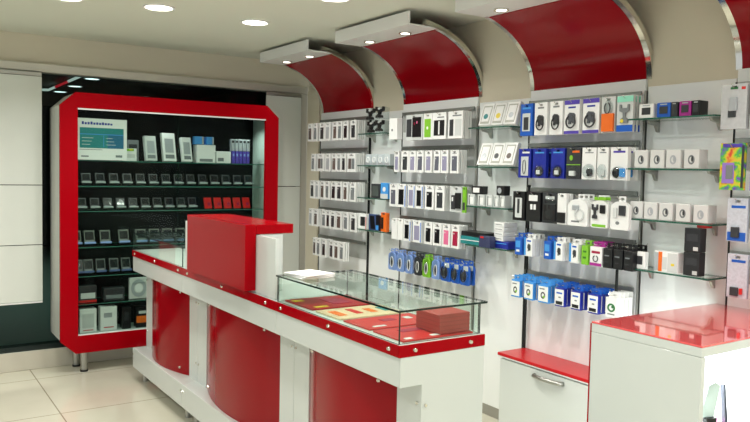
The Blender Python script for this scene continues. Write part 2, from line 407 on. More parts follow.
def elem_mesh(kind, w, h, t, m, a=0.):
    def f():
        s = MB()
        if kind == 'rect':
            s.box(-t, 0, -w/2, w/2, -h/2, h/2)
            me = s.mesh('e', m, min(.0025, w*.15, h*.15, t*.4))
        elif kind == 'slant':
            q = w*.2; s.prism([(-w/2, -h/2), (w/2-q, -h/2), (w/2, h/2), (-w/2+q, h/2)], 'x', -t, 0); me = s.mesh('e', m)
        elif kind == 'oval':
            s.prism([(w/2*math.cos(2*PI*k/20), h/2*math.sin(2*PI*k/20)) for k in range(20)], 'x', -t, 0); me = s.mesh('e', m)
        elif kind == 'dome': s.dome((0, 0, 0), t, w/2, h/2); me = s.mesh('e', m, smooth='all')
        elif kind == 'ring':
            n = 20
            s.ring([(w/2*math.cos(2*PI*k/n), h/2*math.sin(2*PI*k/n)) for k in range(n)], [(w*.3*math.cos(2*PI*k/n), h*.3*math.sin(2*PI*k/n)) for k in range(n)], 'x', -t, 0); me = s.mesh('e', m)
        elif kind == 'loop':
            s.tube([(-t, w/2*math.cos(2*PI*k/16+1.9), h/2*math.sin(2*PI*k/16+1.9)) for k in range(15)], min(w, h)*.06+.0008, 6); me = s.mesh('e', m, smooth='all')
        elif kind == 'holder':      # a car holder: clamp arms, a stem and a round foot in one outline
            pts = [(-.5,.15),(-.5,.5),(-.34,.5),(-.3,.3),(.3,.3),(.34,.5),(.5,.5),(.5,.15),(.15,.05),(.12,-.2),(.36,-.3),(.4,-.5),(-.4,-.5),(-.36,-.3),(-.12,-.2),(-.15,.05)]
            s.prism([(x*w, z*h) for x, z in pts], 'x', -t, 0); me = s.mesh('e', m)
        elif kind == 'charger':     # plug block with a lead leaving it
            pts = [(-.5,-.3),(-.5,.3),(-.3,.45),(.2,.5),(.45,.3),(.5,-.05),(.3,-.2),(.35,-.5),(.05,-.5),(.0,-.25),(-.25,-.45)]
            s.prism([(x*w, z*h) for x, z in pts], 'x', -t, 0); me = s.mesh('e', m)
        return me
    return cached(('el', kind, w, h, t, m.name), f)
R4 = lambda v: round(v, 4)
def pack(name, shape, w, h, d, m, elems=(), loc=(0,0,0), rz=0., tilt=0., tab=None):
    w, h, d = R4(w), R4(h), R4(d)
    if shape == 'card': me = card_mesh(w, h, d, m); ztop = .014
    elif shape == 'round': me = round_mesh(w, h, d, m); ztop = .014
    elif shape == 'hangbox': me = rbox_mesh(w, R4(h-.026), d, m, -.012); ztop = .014
    else: me = rbox_mesh(w, h, d, m, h); ztop = h
    o = put(name, me, None, loc); o.rotation_euler = (0, tilt, rz)
    if shape == 'round':
        tw = R4(min(w, .044)); put('hang_tab', card_mesh(tw, .036, .0016, m), o, (d/2-.0008, 0, 0))
    if shape == 'hangbox':
        hm = tab or m
        put('hang_tab', card_mesh(R4(w), .034, .002, hm), o, (d/2-.001, 0, 0))
    for e in elems:
        nm, kind, u, v, ew, eh, t, em = e          # centre u from the left, v from the top, sizes as fractions of the face
        put(nm, elem_mesh(kind, R4(ew*w), R4(eh*h), t, em), o, (-d/2, w/2-u*w, ztop-v*h))
    DEPTH[o.name] = d + max([e[6] for e in elems], default=0)
    return o
DEPTH = {}
def hang_row(bay, row, specs, xf, grp, extra_last=5):
    """specs: (y, width, top, bottom, kind). Each hook carries its front pack and those that show behind it."""
    if (bay, row) not in RAILS: rail(bay, row)
    n = len(specs)
    for i, (y, w, zt, zb, kind) in enumerate(specs):
        K = KINDS_[kind]
        name, cat, desc, d, fn = K[:5]
        zh = zt-.014
        hook(bay, row, y, xf-.012, zh)
        gap = (y-w/2) - (specs[i+1][0]+specs[i+1][1]/2) if i+1 < n else .2
        first = fn(R4(w), R4(zt-zb), i+row)
        pitch = DEPTH[first.name]+.004
        nb = extra_last if i == n-1 else (3 if gap > .045 else 2 if gap > .018 else 1)
        if kind in BEHIND: nb = max(nb, BEHIND[kind])
        if bay == 3 and i == 0: nb = 0
        nb = min(nb, int((3.21-xf)/pitch))
        for k in range(nb+1):
            o = first if k == 0 else fn(R4(w), R4(zt-zb), i+row)
            o.name = name
            o.location = (xf+d/2+k*pitch, y+random.uniform(-.003, .003)*(k > 0), zh)
            o.rotation_euler = (0, random.uniform(-.008, .008), random.uniform(-.06, .02) if k == 0 else random.uniform(-.015, .015))
            if k == 0: lb = '%s, %s from left, %s row, %s wall bay' % (desc, ORD[i], RN[row], BN[bay])
            elif k == 1: lb = '%s directly behind the %s from left, %s row, %s bay' % (K[5], ORD[i], RN[row], BN[bay])
            else: lb = '%s, %s behind the %s from left, %s row, %s bay' % (K[5], ORD[k-1], ORD[i], RN[row], BN[bay])
            tag(o, lb, cat, grp)

WINC = [BROWN, GREY, CHAR, SILVER, BROWN, GREY, BLACK, CHAR]
def p_case(wm, w, h, i, m=PACKW, d=.012):
    return pack('hanging_case_pack', 'card', w, h, d, m, [('header_print', 'rect', .5, .14, .5, .03, .001, GREY), ('window', 'rect', .5, .58, .62, .62, .002, wm), ('case_camera', 'oval', .36, .37, .14, .06, .003, PACKG)])
def k_case(w, h, i): return p_case(WINC[i % 8], w, h, i)
def k_pair(w, h, i): return pack('x', 'card', w, h, .012, PACKW, [('window', 'rect', .3, .56, .34, .56, .002, BROWN), ('window', 'rect', .7, .56, .34, .56, .002, GREY), ('header_print', 'rect', .5, .13, .5, .03, .001, GREY)])
def k_lilac(w, h, i): return p_case(LILAC if i % 2 else mat('slate_window', (96, 98, 110), .3), w, h, i)
def k_black(w, h, i): return p_case(BLACK, w, h, i)
def k_bluewin(w, h, i): return pack('x', 'card', w, h, .014, PACKW, [('blue_edge', 'rect', .93, .52, .12, .9, .002, PERI), ('window', 'rect', .46, .56, .6, .66, .002, BLACK if i % 2 else LILAC)])
def k_blank(w, h, i): return pack('x', 'card', w, h, .014, PACKW, [('header_print', 'rect', .5, .2, .4, .02, .001, PACKG)])
def k_green(w, h, i): return pack('x', 'card', w, h, .012, PACKW, [('green_case', 'rect', .5, .56, .72, .7, .003, GREEN), ('emblem', 'oval', .5, .56, .2, .12, .004, PACKW)])
def k_pink(w, h, i): return p_case(PINK, w, h, i)
def k_crim(w, h, i): return p_case(CRIM, w, h, i)
def k_bigblack(w, h, i): return pack('x', 'card', w, h, .02, PACKG, [('black_case', 'rect', .68, .5, .52, .78, .006, BLACK), ('red_print', 'oval', .56, .36, .06, .1, .008, CRIM), ('red_print', 'oval', .72, .32, .06, .1, .008, PINK), ('side_case', 'rect', .2, .52, .3, .7, .004, CHAR)])
def k_twin(w, h, i): return pack('x', 'card', w, h, .014, PACKW, [('window', 'rect', .5, .58, .76, .58, .002, BLACK), ('white_bar', 'rect', .5, .58, .1, .5, .003, PACKW), ('header_print', 'rect', .6, .18, .5, .04, .001, GREY)])
def k_half(w, h, i): return pack('x', 'card', w, h, .014, PACKW, [('window', 'rect', .24, .6, .26, .6, .002, CHAR), ('grey_field', 'rect', .7, .6, .42, .6, .0015, PACKG), ('header_print', 'rect', .6, .16, .6, .05, .001, GREY)])
def k_bigdark(w, h, i): return pack('x', 'card', w, h, .03, PACKG, [('window', 'rect', .3, .62, .36, .56, .003, CHAR), ('phone_pouch', 'rect', .74, .55, .42, .62, .014, BLACK), ('emblem', 'rect', .24, .5, .12, .16, .004, PACKW)])
def k_greenstrip(w, h, i): return pack('x', 'card', w, h, .01, GREEN, [('dark_print', 'rect', .5, .75, .7, .3, .002, CHAR)])
def k_ear(cm):
    def f(w, h, i): return pack('x', 'round', w, h, .008, cm, [('blister', 'dome', .5, .52, .72, .66, .02, CLEAR), ('earpiece', 'dome', .42, .62, .42, .46, .012, BLACK), ('cable', 'loop', .66, .6, .36, .5, .012, PACKW)])
    return f
def k_headset(w, h, i): return pack('x', 'round', w, h, .012, BLUE, [('blister', 'dome', .5, .55, .84, .72, .026, CLEAR), ('earpiece', 'dome', .35, .62, .4, .4, .014, CHAR), ('label_print', 'rect', .62, .3, .5, .2, .003, PACKG), ('cable', 'loop', .5, .6, .6, .5, .014, BLACK)])
def k_bluepda(w, h, i): return pack('x', 'card', w, h, .018, BLUE, [('label_print', 'rect', .5, .14, .7, .06, .001, SKY), ('window', 'rect', .5, .58, .66, .56, .002, PACKG), ('battery', 'rect', .5, .62, .4, .4, .004, CHAR)])
def k_whitechg(w, h, i): return pack('x', 'card', w, h, .03, PACKW, [('header_print', 'rect', .5, .16, .5, .05, .001, GREY), ('charger', 'charger', .5, .55, .5, .34, .008, CHAR), ('cable', 'loop', .52, .66, .56, .36, .01, BLACK)])
def k_purple(w, h, i): return pack('x', 'card', w, h, .026, PACKW, [('violet_header', 'rect', .5, .07, 1., .13, .002, PURPLE), ('violet_foot', 'rect', .5, .95, 1., .09, .002, PURPLE), ('name_print', 'rect', .5, .22, .5, .05, .001, NAVY), ('charger', 'charger', .5, .54, .5, .34, .008, mat('slate_plastic', (78, 82, 88), .35)), ('cable', 'loop', .5, .64, .6, .36, .01, CHAR)])
def k_orange(w, h, i): return pack('x', 'card', w, h, .016, PACKG, [('orange_box', 'rect', .54, .72, .86, .5, .014, ORANGE), ('clear_top', 'dome', .5, .3, .7, .4, .016, CLEAR), ('cable', 'loop', .5, .32, .4, .3, .01, CHAR)])
def k_holo2(w, h, i): return pack('x', 'card', w, h, .016, PACKG, [('foil_header', 'rect', .5, .1, 1., .16, .002, mat('mint_foil', (150, 225, 200), .25)), ('blue_foot', 'rect', .5, .9, 1., .18, .002, BLUE), ('holder', 'holder', .5, .5, .6, .5, .008, GREY), ('yellow_print', 'oval', .38, .7, .2, .1, .009, YELL)])
def k_navyphone(w, h, i): return pack('x', 'card', w, h, .012, NAVY, [('window', 'rect', .52, .6, .6, .66, .002, PACKG), ('cable', 'loop', .5, .62, .24, .5, .004, CHAR), ('name_print', 'rect', .6, .13, .6, .06, .001, PACKW)])
def k_navyblis(w, h, i): return pack('x', 'card', w, h, .022, NAVY, [('name_print', 'rect', .5, .14, .7, .05, .001, SKY), ('blister', 'dome', .5, .76, .84, .44, .03, CLEAR), ('headset', 'dome', .5, .77, .62, .34, .016, BLACK), ('white_plug', 'rect', .56, .8, .26, .14, .02, PACKW)])
def k_greenblk(w, h, i): return pack('x', 'card', w, h, .022, CHAR, [('green_mark', 'oval', .34, .32, .24, .17, .002, GREEN), ('red_print', 'rect', .66, .12, .5, .07, .0015, ORANGE), ('green_line', 'rect', .5, .54, 1., .03, .002, GREEN), ('blister', 'dome', .5, .77, .84, .4, .028, CLEAR), ('white_plug', 'rect', .5, .82, .36, .16, .016, PACKW)])
def k_whiteblis(w, h, i): return pack('x', 'card', w, h, .024, PACKW, [('name_print', 'rect', .5, .16, .6, .03, .001, GREY), ('blister', 'dome', .5, .74, .84, .46, .03, CLEAR), ('plug', 'charger', .6, .78, .36, .24, .014, CHAR if i % 2 else PACKG)])
def k_whiteearb(w, h, i): return pack('x', 'card', w, h, .024, PACKW, [('name_print', 'rect', .5, .14, .7, .06, .001, PURPLE), ('blister', 'dome', .5, .77, .86, .4, .03, CLEAR), ('earcup', 'dome', .35, .77, .42, .34, .016, BLACK), ('blue_card', 'rect', .74, .77, .3, .26, .01, SKY)])
def k_whiteshell(w, h, i): return pack('x', 'round', w, h, .03, PACKW, [('socket', 'rect', .42, .42, .34, .16, .006, SILVER), ('cable', 'loop', .62, .64, .42, .34, .006, PACKG), ('foot_print', 'rect', .4, .86, .4, .05, .001, GREY)])
def k_whitegreen(w, h, i): return pack('x', 'round', w, h, .02, PACKW, [('green_header', 'rect', .55, .1, .7, .1, .002, GREEN), ('green_foot', 'rect', .5, .93, .8, .08, .002, GREEN), ('gadget', 'holder', .28, .5, .34, .44, .01, CHAR), ('phone', 'rect', .72, .42, .3, .26, .008, BLACK)])
def k_whitedark(w, h, i): return pack('x', 'round', w, h, .02, PACKW, [('phone', 'rect', .66, .42, .36, .3, .008, CHAR), ('plug', 'rect', .28, .5, .2, .3, .01, PACKG), ('mark', 'oval', .4, .8, .2, .1, .002, GREY)])
def k_clearblack(w, h, i): return pack('x', 'card', w, h, .03, CHAR, [('clear_cover', 'dome', .5, .5, .9, .8, .02, CLEAR), ('black_case', 'rect', .52, .64, .8, .56, .01, BLACK), ('header_print', 'rect', .5, .16, .6, .1, .002, PACKG)])
def k_whiteblack(w, h, i): return pack('x', 'card', w, h, .02, PACKW, [('black_foot', 'rect', .5, .78, .9, .34, .006, BLACK)])
def k_blackcard(w, h, i): return pack('x', 'card', w, h, .02, BLACK, [('white_panel', 'rect', .5, .56, .56, .68, .003, PACKG), ('dark_line', 'rect', .5, .5, .2, .5, .004, CHAR)])
def k_blackbig(w, h, i): return pack('x', 'card', w, h, .04, BLACK, [('white_label', 'rect', .5, .2, .62, .2, .003, PACKW), ('white_print', 'rect', .38, .5, .16, .18, .003, PACKW), ('white_print', 'rect', .62, .5, .16, .18, .003, PACKW)])
def k_bluebox(w, h, i): return pack('x', 'hangbox', w*.8, h, .03, BLUE, [('label_print', 'rect', .5, .5, .7, .3, .001, SKY), ('white_print', 'rect', .5, .8, .5, .1, .001, PACKW)], tab=BLUE)
def k_bluewhite(w, h, i): return pack('x', 'hangbox', w*.72, h, .03, PACKW, [('blue_band', 'rect', .12, .56, .24, .8, .001, SKY), ('earphone_print', 'charger', .62, .6, .4, .34, .0015, CHAR), ('name_print', 'rect', .6, .3, .5, .07, .001, BLUE)])
def k_greenbox(w, h, i): return pack('x', 'hangbox', w, h, .03, GREEN, [('dark_print', 'rect', .5, .45, .5, .08, .001, mat('deep_green', (60, 120, 30), .4)), ('dark_print', 'rect', .5, .7, .5, .08, .001, MATS['deep_green'])])
def k_magbox(w, h, i): return pack('x', 'hangbox', w*.9, h, .03, PACKW, [('magenta_foot', 'rect', .5, .92, 1., .12, .001, MAG), ('name_print', 'rect', .5, .42, .7, .1, .001, CRIM), ('lead_print', 'loop', .5, .68, .4, .24, .002, CHAR)], tab=MAG)
def k_blackbox(w, h, i): return pack('x', 'hangbox', w*.95, h, .035, BLACK, [('name_print', 'rect', .42, .5, .5, .05, .001, GREY), ('silver_print', 'rect', .4, .75, .4, .03, .001, CHAR)])
def k_skybox(w, h, i): return pack('x', 'hangbox', w*.72, h, .026, SKY, [('white_front', 'rect', .5, .6, .96, .66, .001, PACKW), ('lead_print', 'ring', .5, .66, .44, .3, .002, CHAR), ('green_print', 'oval', .6, .72, .2, .1, .003, GREEN), ('name_print', 'rect', .4, .38, .5, .05, .002, GREY)], tab=SKY)
def k_navybox(w, h, i): return pack('x', 'hangbox', w*.66, h, .026, NAVY, [('white_front', 'rect', .5, .6, .96, .68, .001, PACKW), ('black_foot', 'rect', .5, .84, .7, .14, .002, BLACK), ('name_print', 'rect', .5, .42, .6, .07, .002, BLUE), ('mark', 'rect', .55, .6, .24, .06, .002, GREY)], tab=BLUE)
def k_whitebox(w, h, i): return pack('x', 'hangbox', w*.66, h, .026, PACKW, [('green_swirl', 'ring', .5, .6, .66, .34, .0015, mat('dark_green_print', (40, 110, 60), .4)), ('green_swirl', 'oval', .62, .56, .2, .1, .002, MATS['dark_green_print']), ('name_print', 'rect', .5, .86, .6, .05, .001, GREY)])
def k_slotpack(w, h, i): return pack('x', 'card', w, h, .024, mat('silver_foil_card', (206, 208, 210), .25, metal=.3, mottle=.15, bscale=60), [('device', 'rect', .45, .66, .3, .16, .006, CHAR), ('white_tool', 'rect', .5, .45, .3, .3, .01, SILVER), ('red_mark', 'rect', .86, .1, .16, .06, .001, REDC), ('green_mark', 'rect', .5, .09, .3, .05, .001, mat('dark_green_print', (40, 110, 60), .4))])
def k_foil(w, h, i): return pack('x', 'card', w, h, .02, HOLO, [('violet_panel', 'rect', .36, .64, .5, .44, .002, mat('violet_foil', (150, 120, 200), .3)), ('dark_side', 'rect', .95, .5, .1, .9, .002, CHAR), ('dark_print', 'rect', .42, .62, .3, .3, .003, GREY), ('violet_header', 'rect', .5, .05, .8, .08, .002, PURPLE)])
def k_lacepack(w, h, i): return pack('x', 'card', w, h, .016, mat('patterned_pale_card', (196, 204, 214), .4, mottle=.25, bscale=90), [('blue_print', 'rect', .55, .2, .7, .06, .001, BLUE), ('blue_foot', 'rect', .5, .88, .9, .2, .002, BLUE), ('device', 'rect', .45, .78, .4, .24, .01, CHAR)])
def k_laceredpack(w, h, i): return pack('x', 'card', w, h, .016, MATS['patterned_pale_card'], [('blue_print', 'rect', .55, .16, .7, .06, .001, BLUE), ('device', 'rect', .4, .86, .4, .2, .01, CHAR), ('red_mark', 'rect', .74, .84, .14, .14, .01, REDC)])
def k_violetpack(w, h, i): return pack('x', 'card', w, h, .016, mat('violet_foil', (150, 120, 200), .3), [('pale_print', 'rect', .5, .4, .6, .4, .002, PACKG)])

C_ = 'hanging_case_pack'; A_ = 'hanging_accessory_pack'; E_ = 'hanging_earphone_pack'; B_ = 'hanging_boxed_lead'
KINDS_ = {
 'case': (C_, 'phone case', 'white phone case pack', .012, k_case, 'white phone case pack'),
 'pair': (C_, 'phone case', 'white pack with two cases', .012, k_pair, 'white double case pack'),
 'lilac': (C_, 'phone case', 'white phone case pack', .012, k_lilac, 'white phone case pack'),
 'black': (C_, 'phone case', 'white pack with black case', .012, k_black, 'white black-case pack'),
 'bluewin': (C_, 'phone case', 'white pack with blue edge', .014, k_bluewin, 'white blue-edged pack'),
 'blank': (C_, 'phone case', 'plain white pack', .014, k_blank, 'plain white pack'),
 'green': (C_, 'phone case', 'lime green case pack', .012, k_green, 'lime green case pack'),
 'pink': (C_, 'phone case', 'pink phone case pack', .012, k_pink, 'pink phone case pack'),
 'crim': (C_, 'phone case', 'crimson phone case pack', .012, k_crim, 'crimson phone case pack'),
 'bigblack': (C_, 'phone case', 'wide black case pack', .02, k_bigblack, 'wide black case pack'),
 'twin': (C_, 'phone case', 'white pack with twin black windows', .014, k_twin, 'twin black window pack'),
 'half': (C_, 'phone case', 'wide white half-window pack', .014, k_half, 'wide white pack'),
 'bigdark': (A_, 'pouch', 'large dark pouch pack', .03, k_bigdark, 'large dark pouch pack'),
 'greenstrip': (A_, 'accessory', 'narrow lime green card', .01, k_greenstrip, 'narrow lime green card'),
 'earb': (E_, 'earphones', 'pale blue earphone blister', .012, k_ear(PERI), 'pale blue earphone blister'),
 'eark': (E_, 'earphones', 'black earphone blister', .012, k_ear(CHAR), 'black earphone blister'),
 'earg': (E_, 'earphones', 'lime green earphone blister', .012, k_ear(GREEN), 'lime green earphone blister'),
 'headset': (E_, 'earphones', 'bright blue headset blister', .02, k_headset, 'bright blue headset blister'),
 'bluepda': (A_, 'battery pack', 'bright blue battery card', .018, k_bluepda, 'bright blue battery card'),
 'whitechg': (A_, 'charger', 'white boxed black charger', .03, k_whitechg, 'white charger pack'),
 'purple': (A_, 'charger', 'violet and white charger pack', .026, k_purple, 'violet charger pack'),
 'orange': (A_, 'accessory', 'orange boxed lead pack', .02, k_orange, 'orange lead pack'),
 'holo2': (A_, 'accessory', 'mint foil holder pack', .016, k_holo2, 'mint foil pack'),
 'navyphone': (A_, 'cable', 'deep blue cable card', .012, k_navyphone, 'deep blue cable card'),
 'navyblis': (A_, 'headset', 'deep blue headset blister', .03, k_navyblis, 'deep blue headset blister'),
 'greenblk': (A_, 'charger', 'black and green charger blister', .03, k_greenblk, 'black and green blister'),
 'whiteblis': (A_, 'charger', 'white plug blister', .03, k_whiteblis, 'white plug blister'),
 'whiteearb': (A_, 'headset', 'wide white headset blister', .03, k_whiteearb, 'wide white headset blister'),
 'whiteshell': (A_, 'charger', 'white shell charger pack', .03, k_whiteshell, 'white shell charger pack'),
 'whitegreen': (A_, 'charger', 'white pack with green bands', .02, k_whitegreen, 'green banded pack'),
 'whitedark': (A_, 'charger', 'white phone charger card', .02, k_whitedark, 'white phone charger card'),
 'clearblack': (A_, 'pouch', 'black pouch in clear cover', .04, k_clearblack, 'clear covered black pouch'),
 'whiteblack': (A_, 'accessory', 'narrow white and black card', .02, k_whiteblack, 'white and black card'),
 'blackcard': (A_, 'accessory', 'black card with pale panel', .02, k_blackcard, 'black pale-panel card'),
 'blackbig': (A_, 'accessory', 'large black card with white label', .04, k_blackbig, 'large black labelled card'),
 'bluebox': (B_, 'boxed lead', 'bright blue boxed lead', .03, k_bluebox, 'bright blue boxed lead'),
 'bluewhite': (B_, 'boxed earphones', 'white and blue boxed earphones', .03, k_bluewhite, 'white and blue box'),
 'greenbox': (B_, 'boxed lead', 'lime green boxed lead', .03, k_greenbox, 'lime green box'),
 'magbox': (B_, 'boxed lead', 'white box with magenta tab', .03, k_magbox, 'magenta tabbed box'),
 'blackbox': (B_, 'boxed charger', 'black hanging box', .035, k_blackbox, 'black hanging box'),
 'skybox': (B_, 'boxed lead', 'sky blue boxed lead', .026, k_skybox, 'sky blue boxed lead'),
 'navybox': (B_, 'boxed lead', 'deep blue boxed lead', .026, k_navybox, 'deep blue boxed lead'),
 'whitebox': (B_, 'boxed lead', 'white box with green swirl', .026, k_whitebox, 'white swirl box'),
 'slotpack': (A_, 'accessory', 'silver foil gadget pack', .024, k_slotpack, 'silver foil pack'),
 'foil': (A_, 'accessory', 'rainbow foil pack', .02, k_foil, 'rainbow foil pack'),
 'violetpack': (A_, 'accessory', 'pale violet foil pack', .016, k_violetpack, 'pale violet pack'),
 'lace': (A_, 'memory card', 'pale blue-footed card pack', .016, k_lacepack, 'pale blue-footed pack'),
 'lacered': (A_, 'memory card', 'pale patterned card pack', .016, k_laceredpack, 'pale patterned pack'),
}
BEHIND = {'skybox': 4, 'navybox': 4, 'bluebox': 2, 'bluewhite': 3, 'magbox': 2}
def rows(bay, row, xf, ys, z, grp, last=5):
    hang_row(bay, row, [(y, w, z[0], z[1], k) for y, w, k in ys], xf, grp, last)
g = 'phone case packs in the far bay'
rows(0, 0, 3.12, [(5.713,.076,'case'),(5.619,.078,'case'),(5.499,.082,'case'),(5.403,.08,'case'),(5.285,.074,'case'),(5.208,.073,'case'),(5.116,.082,'case'),(4.998,.085,'case')], (1.995, 1.84), g, 7)
rows(0, 1, 3.12, [(5.649,.068,'case'),(5.518,.105,'pair'),(5.394,.08,'case'),(5.290,.075,'case'),(5.212,.07,'case'),(5.138,.068,'case'),(5.016,.12,'pair')], (1.731, 1.581), g, 7)
rows(0, 2, 3.12, [(5.658,.08,'case'),(5.573,.067,'case'),(5.479,.075,'case'),(5.396,.077,'case'),(5.29,.079,'case'),(5.201,.083,'case'),(5.102,.077,'case'),(4.989,.088,'case')], (1.499, 1.343), g, 7)
rows(0, 3, 3.12, [(5.677,.069,'case'),(5.587,.077,'case'),(5.447,.068,'case'),(5.375,.064,'case'),(5.294,.075,'case'),(5.198,.088,'case'),(5.089,.079,'case'),(4.974,.088,'case')], (1.252, 1.103), g, 6)
rows(0, 4, 3.12, [(5.601,.06,'case'),(5.531,.068,'case'),(5.437,.07,'case'),(5.311,.069,'case'),(5.23,.076,'case'),(5.143,.073,'case')], (1.002, .85), g, 2)
g = 'phone case packs in the middle bay'
rows(1, 0, 3.14, [(4.215,.2,'bigblack'),(4.057,.1,'green'),(3.93,.143,'twin'),(3.76,.149,'half')], (1.999, 1.82), g, 7)
rows(1, 1, 3.14, [(4.419,.06,'lilac'),(4.315,.086,'case'),(4.226,.079,'lilac'),(4.135,.081,'lilac'),(4.04,.081,'lilac'),(3.946,.074,'lilac'),(3.864,.078,'lilac'),(3.76,.089,'lilac')], (1.744, 1.59), g, 7)
rows(1, 2, 3.14, [(4.454,.095,'lilac'),(4.348,.1,'bluewin'),(4.23,.084,'bluewin'),(4.136,.086,'bluewin'),(4.019,.098,'case'),(3.906,.1,'case'),(3.735,.12,'bigdark'),(3.652,.034,'greenstrip')], (1.503, 1.335), g, 0)
rows(1, 3, 3.14, [(4.43,.073,'blank'),(4.355,.064,'blank'),(4.27,.085,'bluewin'),(4.151,.098,'bluewin'),(4.022,.089,'black'),(3.923,.093,'black'),(3.826,.08,'pink'),(3.731,.085,'crim')], (1.248, 1.094), g, 4)
g = 'earphone blisters in the middle bay'
rows(1, 4, 3.14, [(4.453,.095,'earb'),(4.349,.095,'earb'),(4.24,.091,'earb'),(4.138,.08,'eark'),(4.036,.09,'earg'),(3.934,.085,'earb'),(3.825,.105,'headset'),(3.724,.085,'headset'),(3.63,.088,'headset')], (1.02, .862), g, 4)
g = 'accessory packs in the near bay'
rows(2, 0, 3.14, [(3.115,.1,'bluepda'),(3.002,.1,'whitechg'),(2.887,.092,'whitechg'),(2.773,.107,'purple'),(2.642,.112,'purple'),(2.531,.09,'orange'),(2.426,.097,'holo2')], (2.006, 1.82), g, 4)
rows(2, 1, 3.14, [(3.12,.096,'navyphone'),(3.006,.105,'navyblis'),(2.867,.098,'navyblis'),(2.754,.1,'greenblk'),(2.646,.092,'whiteblis'),(2.556,.069,'whiteblis'),(2.452,.11,'whiteearb')], (1.744, 1.574), g, 4)
rows(2, 2, 3.11, [(3.126,.1,'blackcard'),(3.01,.11,'blackbig'),(2.887,.115,'clearblack'),(2.795,.065,'whiteblack'),(2.685,.14,'whiteshell'),(2.54,.112,'whitegreen'),(2.411,.116,'whitedark')], (1.493, 1.322), g, 0)
g = 'hanging boxes in the near bay'
rows(2, 3, 3.12, [(3.132,.064,'bluebox'),(3.05,.09,'bluewhite'),(2.902,.066,'bluebox'),(2.822,.084,'bluewhite'),(2.711,.085,'bluewhite'),(2.634,.044,'greenbox'),(2.56,.088,'magbox'),(2.484,.06,'blackbox'),(2.42,.06,'blackbox'),(2.356,.06,'blackbox')], (1.246, 1.117), g, 3)
rows(2, 4, 3.10, [(3.122,.095,'skybox'),(3.015,.1,'skybox'),(2.903,.105,'skybox'),(2.782,.102,'navybox'),(2.668,.1,'navybox'),(2.55,.106,'navybox'),(2.432,.114,'whitebox')], (.997, .868), g, 6)
g = 'packs at the picture edge'
rows(3, 0, 3.12, [(1.838,.12,'slotpack'),(1.70,.12,'slotpack')], (2.011, 1.814), g, 2)
rows(3, 1, 3.12, [(1.834,.111,'foil'),(1.70,.1,'violetpack')], (1.752, 1.545), g, 2)
rows(3, 2, 3.14, [(1.81,.092,'lace'),(1.70,.092,'lace')], (1.51, 1.316), g, 2)
rows(3, 3, 3.14, [(1.798,.091,'lacered'),(1.69,.091,'lacered')], (1.262, 1.068), g, 2)

# ------------------------------------------------------------------ glass shelves between the bays
SHZ = [1.885, 1.637, 1.384, 1.133]
GAPS = [(4.585, 5.0), (3.262, 3.63), (1.935, 2.405)]
GN = ['between the far and middle bays', 'between the middle and near bays', 'between the near bay and foil pack']
SX = 3.14
for gi, (a, b) in enumerate(GAPS):
    for k, z in enumerate(SHZ):
        t = empty('glass_shelf', (XW-.012, (a+b)/2, z)); w = (b-a)/2
        tag(t, '%s glass shelf %s' % (('top', 'second', 'third', 'lowest')[k], GN[gi]), 'shelf', 'small glass wall shelves')
        pane('pane', (SX-XW+.012, -.002, -w, w, -.008, 0), t)
        for y in (-w*.72, w*.72):
            MB().prism([(0, -.009), (-.09, -.009), (-.08, -.022), (-.03, -.03), (-.012, -.06), (0, -.064)], 'y', y-.008, y+.008).build('bracket', STEEL, t, .001)

def onshelf(name, cat, label, gap, k, y, w, h, d, m, elems=(), x=None, rz=0., tilt=0., dz=0., group=None):
    o = pack(name, 'plain', w, h, d, m, elems, (x if x is not None else SX+.012+d/2, y, SHZ[k]+.001+dz+abs(tilt)*d*.5), rz, tilt)
    return tag(o, label, cat, group)
# middle gap: leaning white phone boxes
PH = lambda c: [('frame_line', 'rect', .5, .52, .74, .82, .001, mat('grey_frame_print', (168, 170, 160), .4)), ('phone_print', 'rect', .5, .5, .6, .66, .002, PACKW), ('picture', 'oval', .5, .6, .36, .24, .003, c)]
for k, (ys, cs, zz) in enumerate((((3.50, 3.388, 3.276), (TEAL, YELL, SILVER), (.135)), ((3.505, 3.393, 3.284), (SILVER, CHAR, BROWN), .13))):
    for i, (y, c) in enumerate(zip(ys, cs)):
        onshelf('phone_box', 'box', 'white phone box leaning back, %s from left on the %s shelf beside the blue packs' % (ORD[i], ('top', 'second')[k]), 1, k, y, .096, .148, .03, PACKW, PH(c), tilt=.34, rz=.12, group='leaning phone boxes')
WB = [('white_print', 'rect', .56, .56, .6, .62, .001, PACKW), ('dark_line', 'rect', .3, .5, .12, .8, .0012, CHAR)]
for i, (y, w) in enumerate(((3.60, .066), (3.505, .06), (3.428, .055), (3.366, .042), (3.312, .044))):
    onshelf('small_gadget_box', 'box', 'small pale grey gadget box, %s from left on the third shelf by black cards' % ORD[i], 1, 2, y, w, .074, .06, PACKG, WB, group='small gadget boxes')
onshelf('small_gadget_box', 'box', 'small black box with white face lying on the gadget boxes, farther one', 1, 2, 3.545, .1, .052, .05, BLACK, [('white_print', 'rect', .45, .5, .6, .6, .001, PACKW)], dz=.075)
onshelf('small_gadget_box', 'box', 'small black box with grey disc on the gadget boxes, nearer one', 1, 2, 3.33, .07, .06, .05, BLACK, [('grey_disc', 'oval', .4, .5, .5, .6, .001, SILVER)], dz=.075)
onshelf('flat_case', 'case', 'flat teal zipped case lying on the lowest shelf beside crimson pack', 1, 3, 3.58, .24, .05, .12, TEAL, [('zip_line', 'rect', .5, .5, .98, .1, .002, PACKW)], rz=.03)
onshelf('flat_case', 'case', 'flat black case lying on top of the teal zipped case', 1, 3, 3.57, .25, .03, .12, BLACK, [('edge_line', 'rect', .5, .8, .98, .1, .001, CHAR)], dz=.051, rz=-.06)
